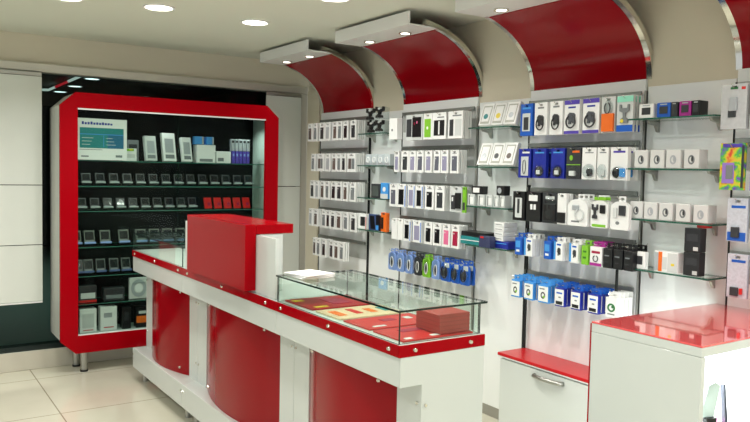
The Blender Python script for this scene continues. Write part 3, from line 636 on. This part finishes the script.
onshelf('patterned_box', 'box', 'small navy patterned box with red corner in front of white boxes', 1, 3, 3.40, .1, .07, .05, mat('navy_pattern', (52, 58, 92), .4, mottle=.6, bscale=120), [('red_corner', 'rect', .3, .1, .3, .16, .002, REDC)], x=3.12)
onshelf('blue_box', 'box', 'low bright blue box under the stack of white boxes', 1, 3, 3.31, .12, .045, .1, NAVY, [('pale_line', 'rect', .5, .3, .8, .12, .001, SKY)])
for q in range(4):
    onshelf('white_carton', 'box', 'flat white carton on the blue box, %s of four from below' % ('lowest', 'second', 'third', 'topmost')[q], 1, 3, 3.33, .09, .028, .11, PACKW, [('grey_line', 'rect', .5, .5, .7, .12, .001, GREY)], dz=.046+q*.029, rz=-.1+.02*q, group='stacked white cartons')
# near gap
NB = [((2.31, .083, PACKW, 'white', .0), (2.212, .075, BLUE, 'bright blue', .0), (2.155, .034, CHAR, 'narrow dark', 0), (2.097, .062, MAG, 'magenta', .0), (2.042, .04, BLACK, 'narrow black', .0))]
for i, (y, w, m, cn, _) in enumerate(NB[0]):
    onshelf('speaker_box', 'box', '%s boxed speaker on the top glass shelf beside the foil pack' % cn, 2, 0, y, w, .07, .07, m, [('window', 'rect', .5, .52, .6, .5, .002, CHAR), ('mark', 'rect', .5, .12, .5, .08, .001, SILVER)], group='boxed speakers')
for k, (ys, h) in enumerate((((2.328, 2.237, 2.148, 2.052), .09), ((2.345, 2.262, 2.177, 2.085, 1.993), .085))):
    for i, y in enumerate(ys):
        e = [('device_print', 'ring', .5, .54, .44, .5, .0015, GREY if (i+k) % 3 != 2 else SILVER), ('device_core', 'oval', .56, .5, .14, .3, .002, CHAR if (i+k) % 3 != 2 else SILVER), ('pale_face', 'rect', .5, .5, .94, .94, .0008, mat('pale_silver_card', (214, 216, 214), .35))]
        onshelf('camera_box', 'box', 'square pale camera box, %s from left on the %s shelf beside rainbow foil pack' % (ORD[i], ('second', 'third')[k]), 2, k+1, y, .074 if k else .078, h, .07, MATS['pale_silver_card'], e, group='square camera boxes')
onshelf('photo_frame_box', 'box', 'white box with dark square screen on the lowest glass shelf', 2, 3, 2.318, .072, .085, .03, PACKW, [('screen', 'rect', .5, .5, .62, .5, .002, CHAR)])
onshelf('gadget_carton', 'box', 'white carton with orange band and phone picture on lowest glass shelf', 2, 3, 2.165, .13, .1, .05, PACKW, [('grey_panel', 'rect', .1, .5, .18, .9, .001, SILVER), ('orange_band', 'rect', .27, .5, .16, .96, .001, ORANGE), ('phone_print', 'rect', .45, .56, .2, .6, .001, PACKG), ('clear_panel', 'rect', .78, .5, .4, .9, .0012, PACKG), ('mark', 'rect', .8, .6, .14, .12, .002, YELL)])
for q in range(2):
    onshelf('dark_gadget_box', 'box', '%s black box with small white sticker, two stacked on lowest glass shelf' % ('lower', 'upper')[q], 2, 3, 2.03, .082, .112, .05, mat('black_photo_box', (36, 38, 40), .3, mottle=.4, bscale=50), [('sticker', 'rect', .74, .86, .3, .16, .001, PACKG), ('grey_print', 'rect', .5, .4, .7, .3, .001, CHAR)], dz=.113*q)
onshelf('small_tin', 'tin', 'small red lidded pot standing on the stacked black boxes', 2, 3, 2.0, .05, .026, .05, REDC, [('dark_lid', 'rect', .5, .1, 1., .16, .001, CRIM)], dz=.227, x=3.2)
# far gap: car holders, white box, clear boxes, small things
for i, (y, x, dz) in enumerate(((4.80, 3.19, .0), (4.69, 3.19, .006), (4.78, 3.165, .096), (4.66, 3.17, .105))):
    o = pack('car_phone_holder', 'plain', .09, .088, .05, CLEAR, [('clamp', 'holder', .5, .5, .95, .95, .02, BLACK), ('pale_pad', 'oval', .5, .2, .3, .2, .022, PACKG), ('suction_foot', 'dome', .5, .85, .5, .3, .03, BLACK)], (x, y, SHZ[0]+.002+dz), .2, .1)
    tag(o, 'black car phone holder, %s on the shelf beside the wide black pack' % ('lower farther one', 'lower nearer one', 'upper farther one', 'upper nearer one')[i], 'phone holder', 'black car phone holders')
onshelf('white_phone_box', 'box', 'tall white box hanging forward next to the car phone holders', 0, 0, 4.41, .1, .155, .05, PACKW, [('dark_mark', 'oval', .4, .56, .2, .12, .001, GREY)], x=3.12, dz=-.06)
for i, y in enumerate((4.82, 4.735, 4.65, 4.565)):
    onshelf('clear_gadget_box', 'box', 'clear boxed gadget, %s from left on second shelf of the far gap' % ORD[i], 0, 1, y, .078, .085, .06, mat('frosted_clear_box', (196, 206, 210), .2), [('gadget', 'loop', .5, .5, .5, .5, .002, PACKW), ('shade', 'rect', .5, .85, .9, .2, .001, SILVER)], group='clear boxed gadgets')
onshelf('dark_square_box', 'box', 'dark grey square box on the third shelf of the far gap', 0, 2, 4.71, .12, .11, .04, CHAR, [('dim_print', 'rect', .5, .5, .7, .7, .001, mat('dim_green_grey', (74, 84, 80), .5))])
onshelf('blue_square_card', 'box', 'bright sky blue box beside the dark square box', 0, 2, 4.59, .1, .12, .03, SKY, [('white_print', 'oval', .5, .4, .4, .3, .001, PACKW), ('grey_foot', 'rect', .5, .84, .96, .3, .001, PACKG)])
onshelf('small_case_box', 'box', 'small black and white box at the end of the lowest far shelf', 0, 3, 4.88, .1, .12, .03, PACKW, [('black_window', 'rect', .5, .5, .66, .6, .002, BLACK), ('red_edge', 'rect', .96, .6, .08, .8, .001, REDC)])
onshelf('small_case_box', 'box', 'blue and black leaning case box beside the orange one', 0, 3, 4.74, .1, .125, .03, mat('slate_blue_card', (58, 78, 120), .4), [('black_case', 'slant', .5, .5, .6, .8, .006, BLACK)], rz=.1)
onshelf('small_case_box', 'box', 'black box with pale blue corner on the lowest far shelf', 0, 3, 4.66, .07, .12, .03, BLACK, [('blue_corner', 'rect', .3, .8, .5, .3, .002, SKY)])
onshelf('small_case_box', 'box', 'vivid orange case box on the lowest shelf of the far gap', 0, 3, 4.59, .075, .145, .03, ORANGE, [('black_panel', 'rect', .3, .55, .4, .6, .003, BLACK), ('dark_cap', 'rect', .5, .06, .4, .08, .002, CHAR)])

# ------------------------------------------------------------------ drawer unit under the near bay, black post
t = empty('drawer_unit', (3.17, 2.80, 0))
tag(t, 'low white drawer unit with red upper board under the near wall bay', 'drawer unit')
boxo('carcass', WHITE, (-.085, .115, -.36, .40, .05, .5), t)
boxo('plinth', mat('grey_skirting', (150, 148, 138), .5), (-.06, .115, -.35, .37, 0, .05), t)
boxo('red_top', REDM, (-.115, .115, -.37, .41, .508, .526), t, .003)
boxo('top_edge', PACKW, (-.112, .115, -.368, .408, .5, .508), t, .001)
dr = boxo('drawer', WHITE, (-.105, -.085, -.355, .395, .06, .49), t, .003)
pts = [(-.105, -.1, .457), (-.128, -.088, .459), (-.138, -.03, .459), (-.138, .04, .459), (-.128, .1, .459), (-.105, .112, .457)]
MB().tube(pts, .012, 10).build('handle', STEEL, dr, smooth='all')
t = MB().box(3.162, 3.174, 2.452, 2.464, .527, 1.11).build('display_post', DARK, bevel=.002)
tag(t, 'thin black upright post standing on the red drawer unit board', 'post')
t = MB().box(3.262, 3.276, 3.195, 3.207, .527, 1.53).build('display_post', DARK, bevel=.002)
tag(t, 'thin black upright post at the far edge of the near bay', 'post')

# ------------------------------------------------------------------ display counters
CX0, CX1 = 1.53, 1.93
def stud(x, y, z, p, axis='x', r=.009):
    s = MB()
    if axis == 'x': s.cyl((x-.006, y, z), r*.7, .006, 'x', 14, r)
    else: s.cyl((x, y-.006, z), r*.7, .006, 'y', 14, r)
    s.build('stud', CHROME, p, smooth=True)
def counter(y0, y1, label, glassy, fs, gl):
    t = empty('display_counter', (CX0, y0, 0)); tag(t, label, 'counter', 'red and white display counters in a row')
    X = lambda x: x-CX0
    L = y1-y0; e = .0015
    boxo('body', WHITE, (X(1.665), X(CX1), e, L-e, .12, .83), t)
    for ya, yb in ((e, .15), (L-.15, L-e)): boxo('front_panel', WHITE, (X(1.63), X(1.665), ya, yb, .24, .83), t)
    boxo('plinth', WHITE, (X(1.53), X(CX1), e, L-e, .1, .244), t, .003)
    boxo('top_slab', WHITE, (X(1.53), X(CX1+.003), e, L-e, .82, .9745), t, .003)
    boxo('red_strip', RED, (X(1.524), X(1.53), e, L-e, .93, .974), t, .001)
    # bowed red panel
    n = 20; a, b = .148, L-.148; ym = (a+b)/2; hw = (b-a)/2
    path = [(X(1.638)-.088*(1-((y-ym)/hw)**2), y) for y in [a+(b-a)*k/n for k in range(n+1)]]
    out = path + [(x+.008, y) for x, y in path[::-1]]
    rp = MB().prism(out, 'z', .2445, .8195).build('red_panel', REDD, t, smooth=True)
    for z in (.285, .78):
        for q in (.12, .88):
            y = a+(b-a)*q; x = X(1.638)-.088*(1-((y-ym)/hw)**2)
            stud(x-.001, y, z, rp)
    for y in fs: stud(X(1.524), y*L, .952, t)
    for z in (.2, .36, .745):
        xx = X(1.53) if z < .24 else X(1.63)
        for y in (.02, L-.02): stud(xx, y, z, t, r=.007)
    for yy in (.08, L-.08):
        for xx in (X(1.6), X(1.86)): MB().cyl((xx, yy, 0), .02, .1, seg=16).build('leg', STEEL, t, smooth=True)
    if glassy:
        gz0, gz1 = .9755, 1.10
        gc = pane('glass_case', (X(1.526), X(CX1+.02), .004, L-.004, gz1-.008, gz1), t, GLASS, GEDGED)
        pane('glass_front', (X(1.531), X(1.537), .01, L-.01, gz0, gz1-.008), gc, GLASS, GEDGED)
        pane('glass_back', (X(CX1-.016), X(CX1-.01), .01, L-.01, gz0, gz1-.008), gc, GLASS, GEDGED)
        pane('glass_end', (X(1.538), X(CX1-.017), .01, .016, gz0, gz1-.008), gc, GLASS, GEDGED)
        pane('glass_end', (X(1.538), X(CX1-.017), L-.016, L-.01, gz0, gz1-.008), gc, GLASS, GEDGED)
    return t
cn = counter(2.108, 3.107, 'nearest red and white counter with a shallow glass case of leaflets', True, (.06, .5, .94), True)
boxo('red_strip', RED, (-.006, CX1+.003-CX0, -.006, 0, .93, .974), cn, .001)
MB().prism([(.001, .8205), (.1, .8205), (.1, .244), (.001, .244), (.001, .101), (.4, .101), (.4, .929), (.001, .929)], 'y', -.005, .001).build('end_panel', WHITE, cn, 0)
for x in (.065, .33): stud(x, -.006, .952, cn, 'y')
stud(.118, -.005, .74, cn, 'y', .007)
cm = counter(3.107, 4.408, 'middle red and white counter carrying the red cash desk riser', False, (.08, .5, .92), False)
cf = counter(4.408, 5.492, 'farthest red and white counter with empty glass case, by the cabinet', True, (.06, .5, .94), True)

t = empty('cash_desk_riser', (1.54, 3.76, .9755)); tag(t, 'red fronted white riser standing on the middle counter', 'riser')
boxo('body', WHITE, (0, .018, -.62, .63, 0, .29), t, .002)
boxo('back_box', WHITE, (.019, .15, -.40, .43, 0, .293), t, .003)
boxo('red_front', RED, (-.06, -.001, -.405, .43, .012, .342), t, .003)
boxo('red_top', RED, (-.0005, .205, -.404, .429, .294, .3415), t, .002)

# things in the near glass case and on it
def leaflet(y0, y1, x0, x1, m, marks, label):
    o = empty('leaflet_tray', ((x0+x1)/2, (y0+y1)/2, .9755)); tag(o, label, 'leaflet', 'leaflets in the glass case')
    w, l = (x1-x0)/2, (y1-y0)/2
    boxo('card', m, (-w, w, -l, l, 0, .006), o, .001)
    for nm, mm, u, v, ew, eh in marks:
        cx, cy = -w+2*w*u, l-2*l*v
        boxo(nm, mm, (cx-w*ew, cx+w*ew, cy-l*eh, cy+l*eh, .006, .0075), o, 0)
leaflet(2.82, 3.085, 1.565, 1.90, mat('dark_red_print', (172, 22, 30), .3), [('yellow_print', YELL, .12, .2, .16, .14), ('yellow_print', YELL, .2, .86, .2, .1), ('dark_print', CRIM, .6, .5, .3, .5)], 'dark red leaflet with yellow prints at the far end of the glass case')
leaflet(2.585, 2.79, 1.565, 1.90, mat('cream_print', (226, 196, 160), .35), [('orange_print', ORANGE, .15, .5, .12, .5), ('red_print', REDC, .42, .45, .1, .5), ('orange_print', ORANGE, .65, .5, .1, .4), ('green_print', TEAL, .85, .5, .08, .4)], 'cream leaflet with small orange and red pictures in the glass case')
leaflet(2.36, 2.555, 1.565, 1.90, mat('red_print', (204, 40, 42), .3), [('pale_print', PACKG, .2, .85, .18, .1), ('pale_print', PACKG, .8, .4, .1, .2), ('dark_print', CRIM, .5, .4, .2, .2)], 'bright red leaflet with pale print in the middle of the case')
leaflet(2.135, 2.335, 1.565, 1.90, mat('red_print', (204, 40, 42), .3), [('pale_print', PACKW, .12, .88, .1, .1), ('pale_print', PACKW, .5, .86, .12, .1), ('red_mark', CRIM, .4, .3, .3, .2)], 'red leaflet with two white labels at the near end of the case')
t = empty('red_brick_box', (1.82, 2.225, .9835)); tag(t, 'brownish red brick shaped box standing in the near glass case', 'box')
boxo('carton', mat('brown_red_card', (172, 62, 58), .4, mottle=.12, bscale=30), (-.075, .075, -.075, .075, 0, .074), t, .003)
for k in range(4): boxo('band', mat('dark_brown_red', (146, 44, 42), .4), (-.076, .076, -.076, .076, .012+k*.016, .014+k*.016), t, 0)
t = empty('paper_stack', (1.66, 3.0, 1.101), .1); tag(t, 'loose white papers lying on the glass case beside the riser', 'paper')
for q in range(3):
    o = boxo('sheet', mat('white_paper', (240, 240, 238), .6), (-.1, .07, -.085, .085, q*.006, q*.006+.004), t, .0005); o.rotation_euler = (0, 0, .12*q-.1)

# ------------------------------------------------------------------ red glass cabinet
KX0, KX1, KZ0, KZ1, KY, KYB = 1.093, 2.884, .156, 2.136, 5.85, 6.17
t = empty('glass_display_cabinet', ((KX0+KX1)/2, KY, 0)); tag(t, 'tall red framed glass cabinet with chamfered corners and dark shelves', 'cabinet')
xo = (KX0+KX1)/2
def octo(x0, x1, z0, z1, cx, cz): return [(x0+cx-xo, z0), (x1-cx-xo, z0), (x1-xo, z0+cz), (x1-xo, z1-cz), (x1-cx-xo, z1), (x0+cx-xo, z1), (x0-xo, z1-cz), (x0-xo, z0+cz)]
IX0, IX1, IZ0, IZ1 = 1.2195, 2.762, .292, 2.02
inn = lambda q=0.: [(IX0-q-xo, IZ0-q), (IX1+q-xo, IZ0-q), (IX1+q-xo, IZ0-q+.001), (IX1+q-xo, IZ1+q-.001), (IX1+q-xo, IZ1+q), (IX0-q-xo, IZ1+q), (IX0-q-xo, IZ1+q-.001), (IX0-q-xo, IZ0-q+.001)]
O8 = octo(KX0, KX1, KZ0, KZ1, .11, .1)
MB().ring(O8, inn(), 'y', 0, .03).build('red_frame', RED, t)
O8b = octo(KX0+.004, KX1-.004, KZ0+.004, KZ1-.004, .11, .1)
MB().ring(O8b, [(x*.985, (z-1.146)*.985+1.146) for x, z in O8b], 'y', .03, KYB-KY+.09).build('carcass', mat('pale_grey_board', (200, 202, 194), .4), t)
boxo('inner_trim', PACKW, (IX0-xo, IX1-xo, .002, .02, IZ1-.011, IZ1-.0005), t, 0)
boxo('inner_trim', PACKW, (IX0-xo, IX1-xo, .002, .02, IZ0+.0005, IZ0+.006), t, 0)
MB().prism([(x, z) for x, z in O8b], 'y', KYB-KY+.06, KYB-KY+.072).build('back_panel', DBACK, t)
boxo('side_lining', INTER, (2.80-xo, 2.81-xo, .031, .35, IZ0-.02, IZ1+.013), t, 0)
boxo('side_lining', DBACK, (1.17-xo, 1.18-xo, .031, .35, IZ0-.02, IZ1+.013), t, 0)
boxo('floor_board', INTER, (1.181-xo, 2.799-xo, .031, .35, IZ0-.03, IZ0-.01), t, 0)
boxo('roof_board', DBACK, (1.181-xo, 2.799-xo, .031, .35, IZ1+.014, IZ1+.05), t, 0)
pane('glass_door', (IX0-.01-xo, 2.0-xo, .022, .027, IZ0-.005, IZ1+.005), t, GLASSC, GEDGE)
pane('glass_door', (1.99-xo, IX1+.01-xo, .0285, .0299, IZ0-.005, IZ1+.005), t, GLASSC, GEDGE)
KS = [1.63, 1.433, 1.24, .962, .737, .52]
for z in KS: pane('shelf', (1.181-xo, 2.799-xo, .06, .34, z-.006, z), t, GLASS, mat('dim_green_edge', (60, 120, 104), .2))
for x in (1.275, 2.72):
    for y, q in ((.06, 0), (.24, -.02)):
        lg = MB().cyl((x+q-xo, y, .014), .024, KZ0-.014, seg=18, r2=.028).build('leg', STEEL, t, smooth=True)
        MB().cyl((x+q-xo, y, 0), .03, .014, seg=18).build('rubber_foot', BLACK, lg, smooth=True)
for x in (1.53, 1.93, 2.31):
    MB().cyl((x-xo, .24, IZ1+.007), .022, .006, seg=16).build('downlight', mat('dim_cabinet_lens', (235, 245, 240), emit=5.), t)
    l = bpy.data.lights.new('cabinet_lamp_and_fill', 'SPOT'); l.energy = 2.6; l.spot_size = 2.2; l.spot_blend = 1; l.color = (.95, 1, .97); l.shadow_soft_size = .03
    lo = bpy.data.objects.new('cabinet_lamp_and_fill', l); COL.objects.link(lo); lo.location = (x, KY+.14, IZ1-.002)

l = bpy.data.lights.new('cabinet_lamp_and_fill', 'SPOT'); l.energy = 9.; l.spot_size = 1.7; l.spot_blend = 1; l.color = (.9, 1, .95); l.shadow_soft_size = .02  # added fill spot brightening the right side lining, no fixture of its own
lo = bpy.data.objects.new('cabinet_lamp_and_fill', l); COL.objects.link(lo); lo.location = (2.55, 5.93, 2.01); lo.rotation_euler = Vector((.24, .12, -.5)).to_track_quat('-Z', 'Y').to_euler()
KXP = lambda px: 1.218+(px-78)*.00844
def incab(name, cat, label, k, px0, px1, h, d, m, elems=(), tilt=0., y=5.97, dz=0., group=None, lean=0.):
    z = (KS+[IZ0-.01])[k]
    o = pack(name, 'plain', R4((px1-px0)*.00844), h, d, m, elems, (KXP((px0+px1)/2), y+d/2, z+.0025+dz+abs(tilt)*d*.5+(.012 if name == 'display_phone' else 0)), PI/2+lean, tilt)
    return tag(o, label, cat, group)
# notice in the upper corner
t = empty('paper_notice', (1.405, 5.885, 1.634)); tag(t, 'white notice sheet with teal table standing inside the cabinet', 'notice')
boxo('sheet', mat('white_paper', (240, 240, 238), .6), (-.185, .185, 0, .004, 0, .315), t, .0005)
boxo('teal_table', TEAL, (-.165, .16, -.0015, 0, .09, .245), t, 0)
boxo('blue_corner', DTEAL, (.04, .16, -.0022, -.0015, .09, .2), t, 0)
boxo('table_line', SKY, (-.165, .16, -.0026, -.0022, .192, .198), t, 0)
boxo('column_line', SKY, (.008, .012, -.0026, -.0022, .1, .19), t, 0)
for q in range(3):
    boxo('table_text', PACKG, (-.15, -.09+.012*q, -.0025, -.0022, .115+.025*q, .119+.025*q), t, 0)
    boxo('table_text', PACKG, (.03, .1-.012*q, -.003, -.0026, .115+.025*q, .119+.025*q), t, 0)
for q in range(11):
    hh = (.022, .016, .018, .022, .016, .018, .016, .02, .016, .016, .014)[q]
    boxo('heading_letter', NAVY, (-.15+q*.021, -.15+q*.021+.015, -.0015, 0, .268, .268+hh), t, 0)
boxo('foot_text', GREY, (.1, .15, -.0015, 0, .022, .04), t, 0); boxo('foot_text', GREY, (-.155, -.1, -.0015, 0, .022, .032), t, 0)
boxo('underline', GREY, (-.165, .0, -.0015, 0, .076, .08), t, 0)
g = 'boxes on the upper cabinet shelf'
SB = [('phone_print', 'rect', .5, .45, .66, .5, .001, SILVER), ('dark_print', 'rect', .5, .84, .7, .14, .001, GREY)]
incab('carton', 'box', 'small white carton with green and yellow print beside the notice', 0, 123.5, 134, .1, .06, PACKW, [('green_print', 'rect', .4, .12, .7, .2, .001, GREEN), ('yellow_print', 'oval', .5, .1, .3, .14, .002, YELL), ('grey_print', 'rect', .5, .6, .7, .3, .001, PACKG)])
incab('carton', 'box', 'dim grey carton behind the green printed carton', 0, 128, 139, .17, .04, GREY, [('dark_print', 'rect', .5, .5, .7, .6, .001, CHAR)], y=6.06)
for i, (a, b, h) in enumerate(((142.5, 154, .205), (159.5, 173, .235), (178.5, 189, .205))):
    incab('leaning_phone_box', 'box', '%s leaning white phone box on the upper cabinet shelf' % ('first', 'second and tallest', 'third')[i], 0, a, b, h, .035, PACKW if i else PACKG, SB, tilt=.2, lean=.16, group='leaning boxes in the cabinet')
incab('white_carton', 'box', 'square white carton under the two blue tins in the cabinet', 0, 193, 212.5, .15, .09, PACKW, [('green_print', 'rect', .5, .86, .7, .16, .001, GREY)])
for i, (a, b) in enumerate(((191, 200), (203, 210.5))):
    incab('blue_tin', 'tin', '%s bright blue tin lying on the white carton in the cabinet' % ('farther left', 'second')[i] if i else 'first bright blue tin lying on the white carton in the cabinet', 0, a, b, .065, .06, SKY, [('silver_end', 'rect', .9, .5, .2, .96, .002, SILVER)], dz=.153)
incab('white_carton', 'box', 'wide low white carton next to the violet boxes', 0, 213.5, 229, .1, .08, PACKW, [('green_print', 'rect', .3, .7, .4, .3, .001, GREY)])
for i in range(5):
    incab('violet_box', 'box', 'small violet box, %s from left on the upper cabinet shelf' % ORD[i], 0, 230.2+i*4, 233.6+i*4, .105, .07, PURPLE, [('pale_mark', 'rect', .5, .3, .5, .2, .001, PERI)], group='violet boxes in the cabinet')
    incab('silver_gadget', 'gadget', 'silver gadget standing on the %s violet box' % ORD[i], 0, 229.5+i*4.2, 233+i*4.2, .1, .04, SILVER, [('dark_end', 'rect', .5, .2, .8, .2, .001, CHAR)], dz=.108, group='silver gadgets in the cabinet')
def phones(k, pxs, m, foot, cn, h=.085, w=8.2, grp=None, name='display_phone'):
    for i, px in enumerate(pxs):
        o = incab(name, 'phone', '%s on a stand, %s from left on the %s cabinet shelf' % (cn, ORD[i], ('upper', 'second', 'third', 'fourth', 'fifth')[k]), k, px-w/2, px+w/2, h, .014, m, [('screen', 'rect', .5, .4, .8, .58, .001, mat('dark_screen', (30, 34, 36), .1)), ('keys', 'rect', .5, .84, .7, .2, .001, GREY), ('price_foot', 'rect', .5, .94, 1.06, .14, .022, foot)], tilt=.3, y=5.95, group=grp)
phones(1, [88+12.3*i for i in range(14)], CHAR, mat('pale_foot', (150, 162, 160), .4), 'dark grey phone', grp='phones on the second cabinet shelf')
phones(2, [84+11.6*i for i in range(10)], CHAR, MATS['pale_foot'], 'dark grey phone', grp='phones on the third cabinet shelf')
for i in range(5):
    incab('red_phone_card', 'card', 'bright red leaning card, %s from left, third cabinet shelf above riser' % ORD[i], 2, 201.5+i*10.4, 210+i*10.4, .095, .012, REDC, [('dark_mark', 'rect', .6, .6, .4, .3, .001, CRIM)], tilt=.25, lean=.2, group='red cards in the cabinet')
phones(3, [79, 91, 105, 122, 138, 151, 164, 177], mat('olive_grey_plastic', (96, 104, 94), .4), PERI, 'olive grey phone', h=.11, w=9.5, grp='phones on the fourth cabinet shelf')
phones(4, [81, 90, 101, 113, 124], mat('mid_grey_plastic', (84, 90, 88), .35), mat('dim_blue_foot', (60, 84, 130), .4), 'mid grey phone', h=.11, w=8.6, grp='phones on the fifth cabinet shelf')
incab('gadget_box', 'box', 'red and white box low in the cabinet beside the frame', 5, 81.5, 97.5, .13, .08, CHAR, [('white_panel', 'rect', .52, .6, .8, .34, .002, PACKG), ('red_foot', 'rect', .5, .93, 1., .14, .003, REDC)])
incab('gadget_box', 'box', 'dim grey box in the middle of the sixth cabinet shelf', 5, 104, 123, .1, .08, CHAR, [('pale_print', 'rect', .5, .7, .8, .3, .001, GREY)])
incab('white_disc_pack', 'pack', 'white oval headphone pack standing low in the cabinet', 5, 127.5, 145, .17, .03, mat('pale_silver_card', (214, 216, 214), .35), [('oval_band', 'ring', .5, .5, .84, .84, .004, SILVER), ('grey_core', 'oval', .5, .5, .4, .42, .005, PACKW)])
incab('gadget_box', 'box', 'white box on the cabinet floor nearest the red frame', 6, 82.5, 97.5, .185, .09, PACKW, [('grey_print', 'rect', .5, .5, .7, .6, .001, PACKG), ('red_line', 'rect', .5, .9, .6, .03, .0015, REDC)])
incab('gadget_box', 'box', 'second white box on the cabinet floor with red print', 6, 101, 116, .19, .09, PACKW, [('grey_print', 'rect', .45, .35, .5, .2, .001, SILVER), ('red_line', 'rect', .5, .86, .6, .04, .001, REDC)])
incab('gadget_box', 'box', 'narrow black box between white and orange boxes on cabinet floor', 6, 121, 129, .17, .08, BLACK, [('grey_print', 'rect', .5, .4, .5, .4, .001, CHAR)])
incab('gadget_box', 'box', 'black box with orange band on the cabinet floor', 6, 134, 146, .165, .08, BLACK, [('orange_band', 'rect', .5, .6, .96, .34, .002, ORANGE), ('pale_print', 'rect', .5, .25, .6, .14, .001, PACKG)])

# ------------------------------------------------------------------ near white counter with red glass top
RX0, RX1, RY0, RY1 = 2.41, 3.295, 1.494, 1.985
t = empty('lit_display_counter', (RX0, RY0, 0)); tag(t, 'white counter with red glass upper face and brightly lit open front', 'counter')
w, l = RX1-RX0, RY1-RY0
boxo('side_panel', WHITE, (0, .025, 0, l, 0, .957), t, .002)
boxo('side_panel', WHITE, (w-.025, w, 0, l, 0, .957), t, .002)
boxo('top_slab', WHITE, (0, w, 0, l, .958, .992), t, .002)
boxo('red_top', REDT, (0, w, 0, l, .9925, 1.0), t, .001)
boxo('red_edge', RED, (-.001, .02, l, l+.006, 0, .991), t, .001)
boxo('lit_back', LED, (.026, w-.026, l-.03, l-.01, .1, .957), t, 0)
boxo('inner_shelf', WHITE, (.026, w-.026, .02, l-.032, .58, .6), t, 0)
boxo('base_board', WHITE, (.026, w-.026, .01, l-.032, .08, .1), t, 0)
l2 = bpy.data.lights.new('niche_lamp', 'AREA'); l2.shape = 'RECTANGLE'; l2.size = .7; l2.size_y = .1; l2.energy = 14.
lo = bpy.data.objects.new('niche_lamp', l2); COL.objects.link(lo); lo.location = (RX0+w/2, RY0+.2, .95)
t = empty('phone_display_stand', (2.63, 1.60, .601), -.3); tag(t, 'pale slanted plate on a black foot inside the lit counter', 'stand')
MB().prism([(-.02, 0), (.03, 0), (.034, .075), (-.016, .075)], 'y', -.02, .02).build('black_foot', BLACK, t, .002)
MB().prism([(-.035, .075), (.03, .075), (.055, .195), (.03, .21), (.0, .2)], 'y', -.006, .006).build('pale_plate', mat('pale_mint_plate', (205, 226, 222), .3), t, .001)
MB().prism([(.085, 0), (.1, 0), (.074, .2), (.067, .2)], 'y', -.01, .01).build('grey_prop', mat('slate_prop', (70, 76, 90), .3), t, .001)
t = boxo('grey_card', mat('grey_blue_card', (150, 164, 170), .4), (2.47, 2.515, 1.60, 1.61, .601, .70)); tag(t, 'small grey card standing inside the lit counter beside the stand', 'card')
boxo('card_foot', mat('slate_prop', (70, 76, 90), .3), (2.47, 2.515, 1.611, 1.64, .601, .606), t, 0)
t = boxo('pink_reflection_patch', mat('pink_reflection_tint', (236, 150, 210), .4), (2.62, 2.9, 1.54, 1.7, .6005, .603)); tag(t, 'pink painted reflection patch under the stand in the lit counter', 'leaflet')  # thin pink sheet laid in place of reflections on the inner shelf

# ------------------------------------------------------------------ world, camera
wd = bpy.data.worlds.new('shop_ambience'); SC.world = wd; wd.use_nodes = True
bg = wd.node_tree.nodes['Background']; bg.inputs[0].default_value = (.93, .98, 1, 1); bg.inputs[1].default_value = .72
F_, YAW, PITCH, ROLL = 735.685, math.radians(33.798), math.radians(3.178), math.radians(1.189)
Fw = Vector((math.sin(YAW)*math.cos(PITCH), math.cos(YAW)*math.cos(PITCH), -math.sin(PITCH)))
Rt = Vector((math.cos(YAW), -math.sin(YAW), 0)); Up = Rt.cross(Fw)
R2 = Rt*math.cos(ROLL)+Up*math.sin(ROLL); U2 = -Rt*math.sin(ROLL)+Up*math.cos(ROLL)
cd = bpy.data.cameras.new('camera'); cd.sensor_width = 36; cd.lens = F_/750*36; cd.clip_start = .05
co = bpy.data.objects.new('camera', cd); COL.objects.link(co)
M = Matrix((R2, U2, -Fw)).transposed().to_4x4(); M.translation = Vector((0, 0, 1.6)); co.matrix_world = M
SC.camera = co
SC.view_settings.view_transform = 'Standard'
SC.view_settings.look = 'None'
SC.view_settings.exposure = 0.
SC.cycles.caustics_reflective = False
SC.cycles.caustics_refractive = False
SC.cycles.blur_glossy = 1.0
SC.cycles.transparent_max_bounces = 24
SC.cycles.sample_clamp_indirect = 2.5
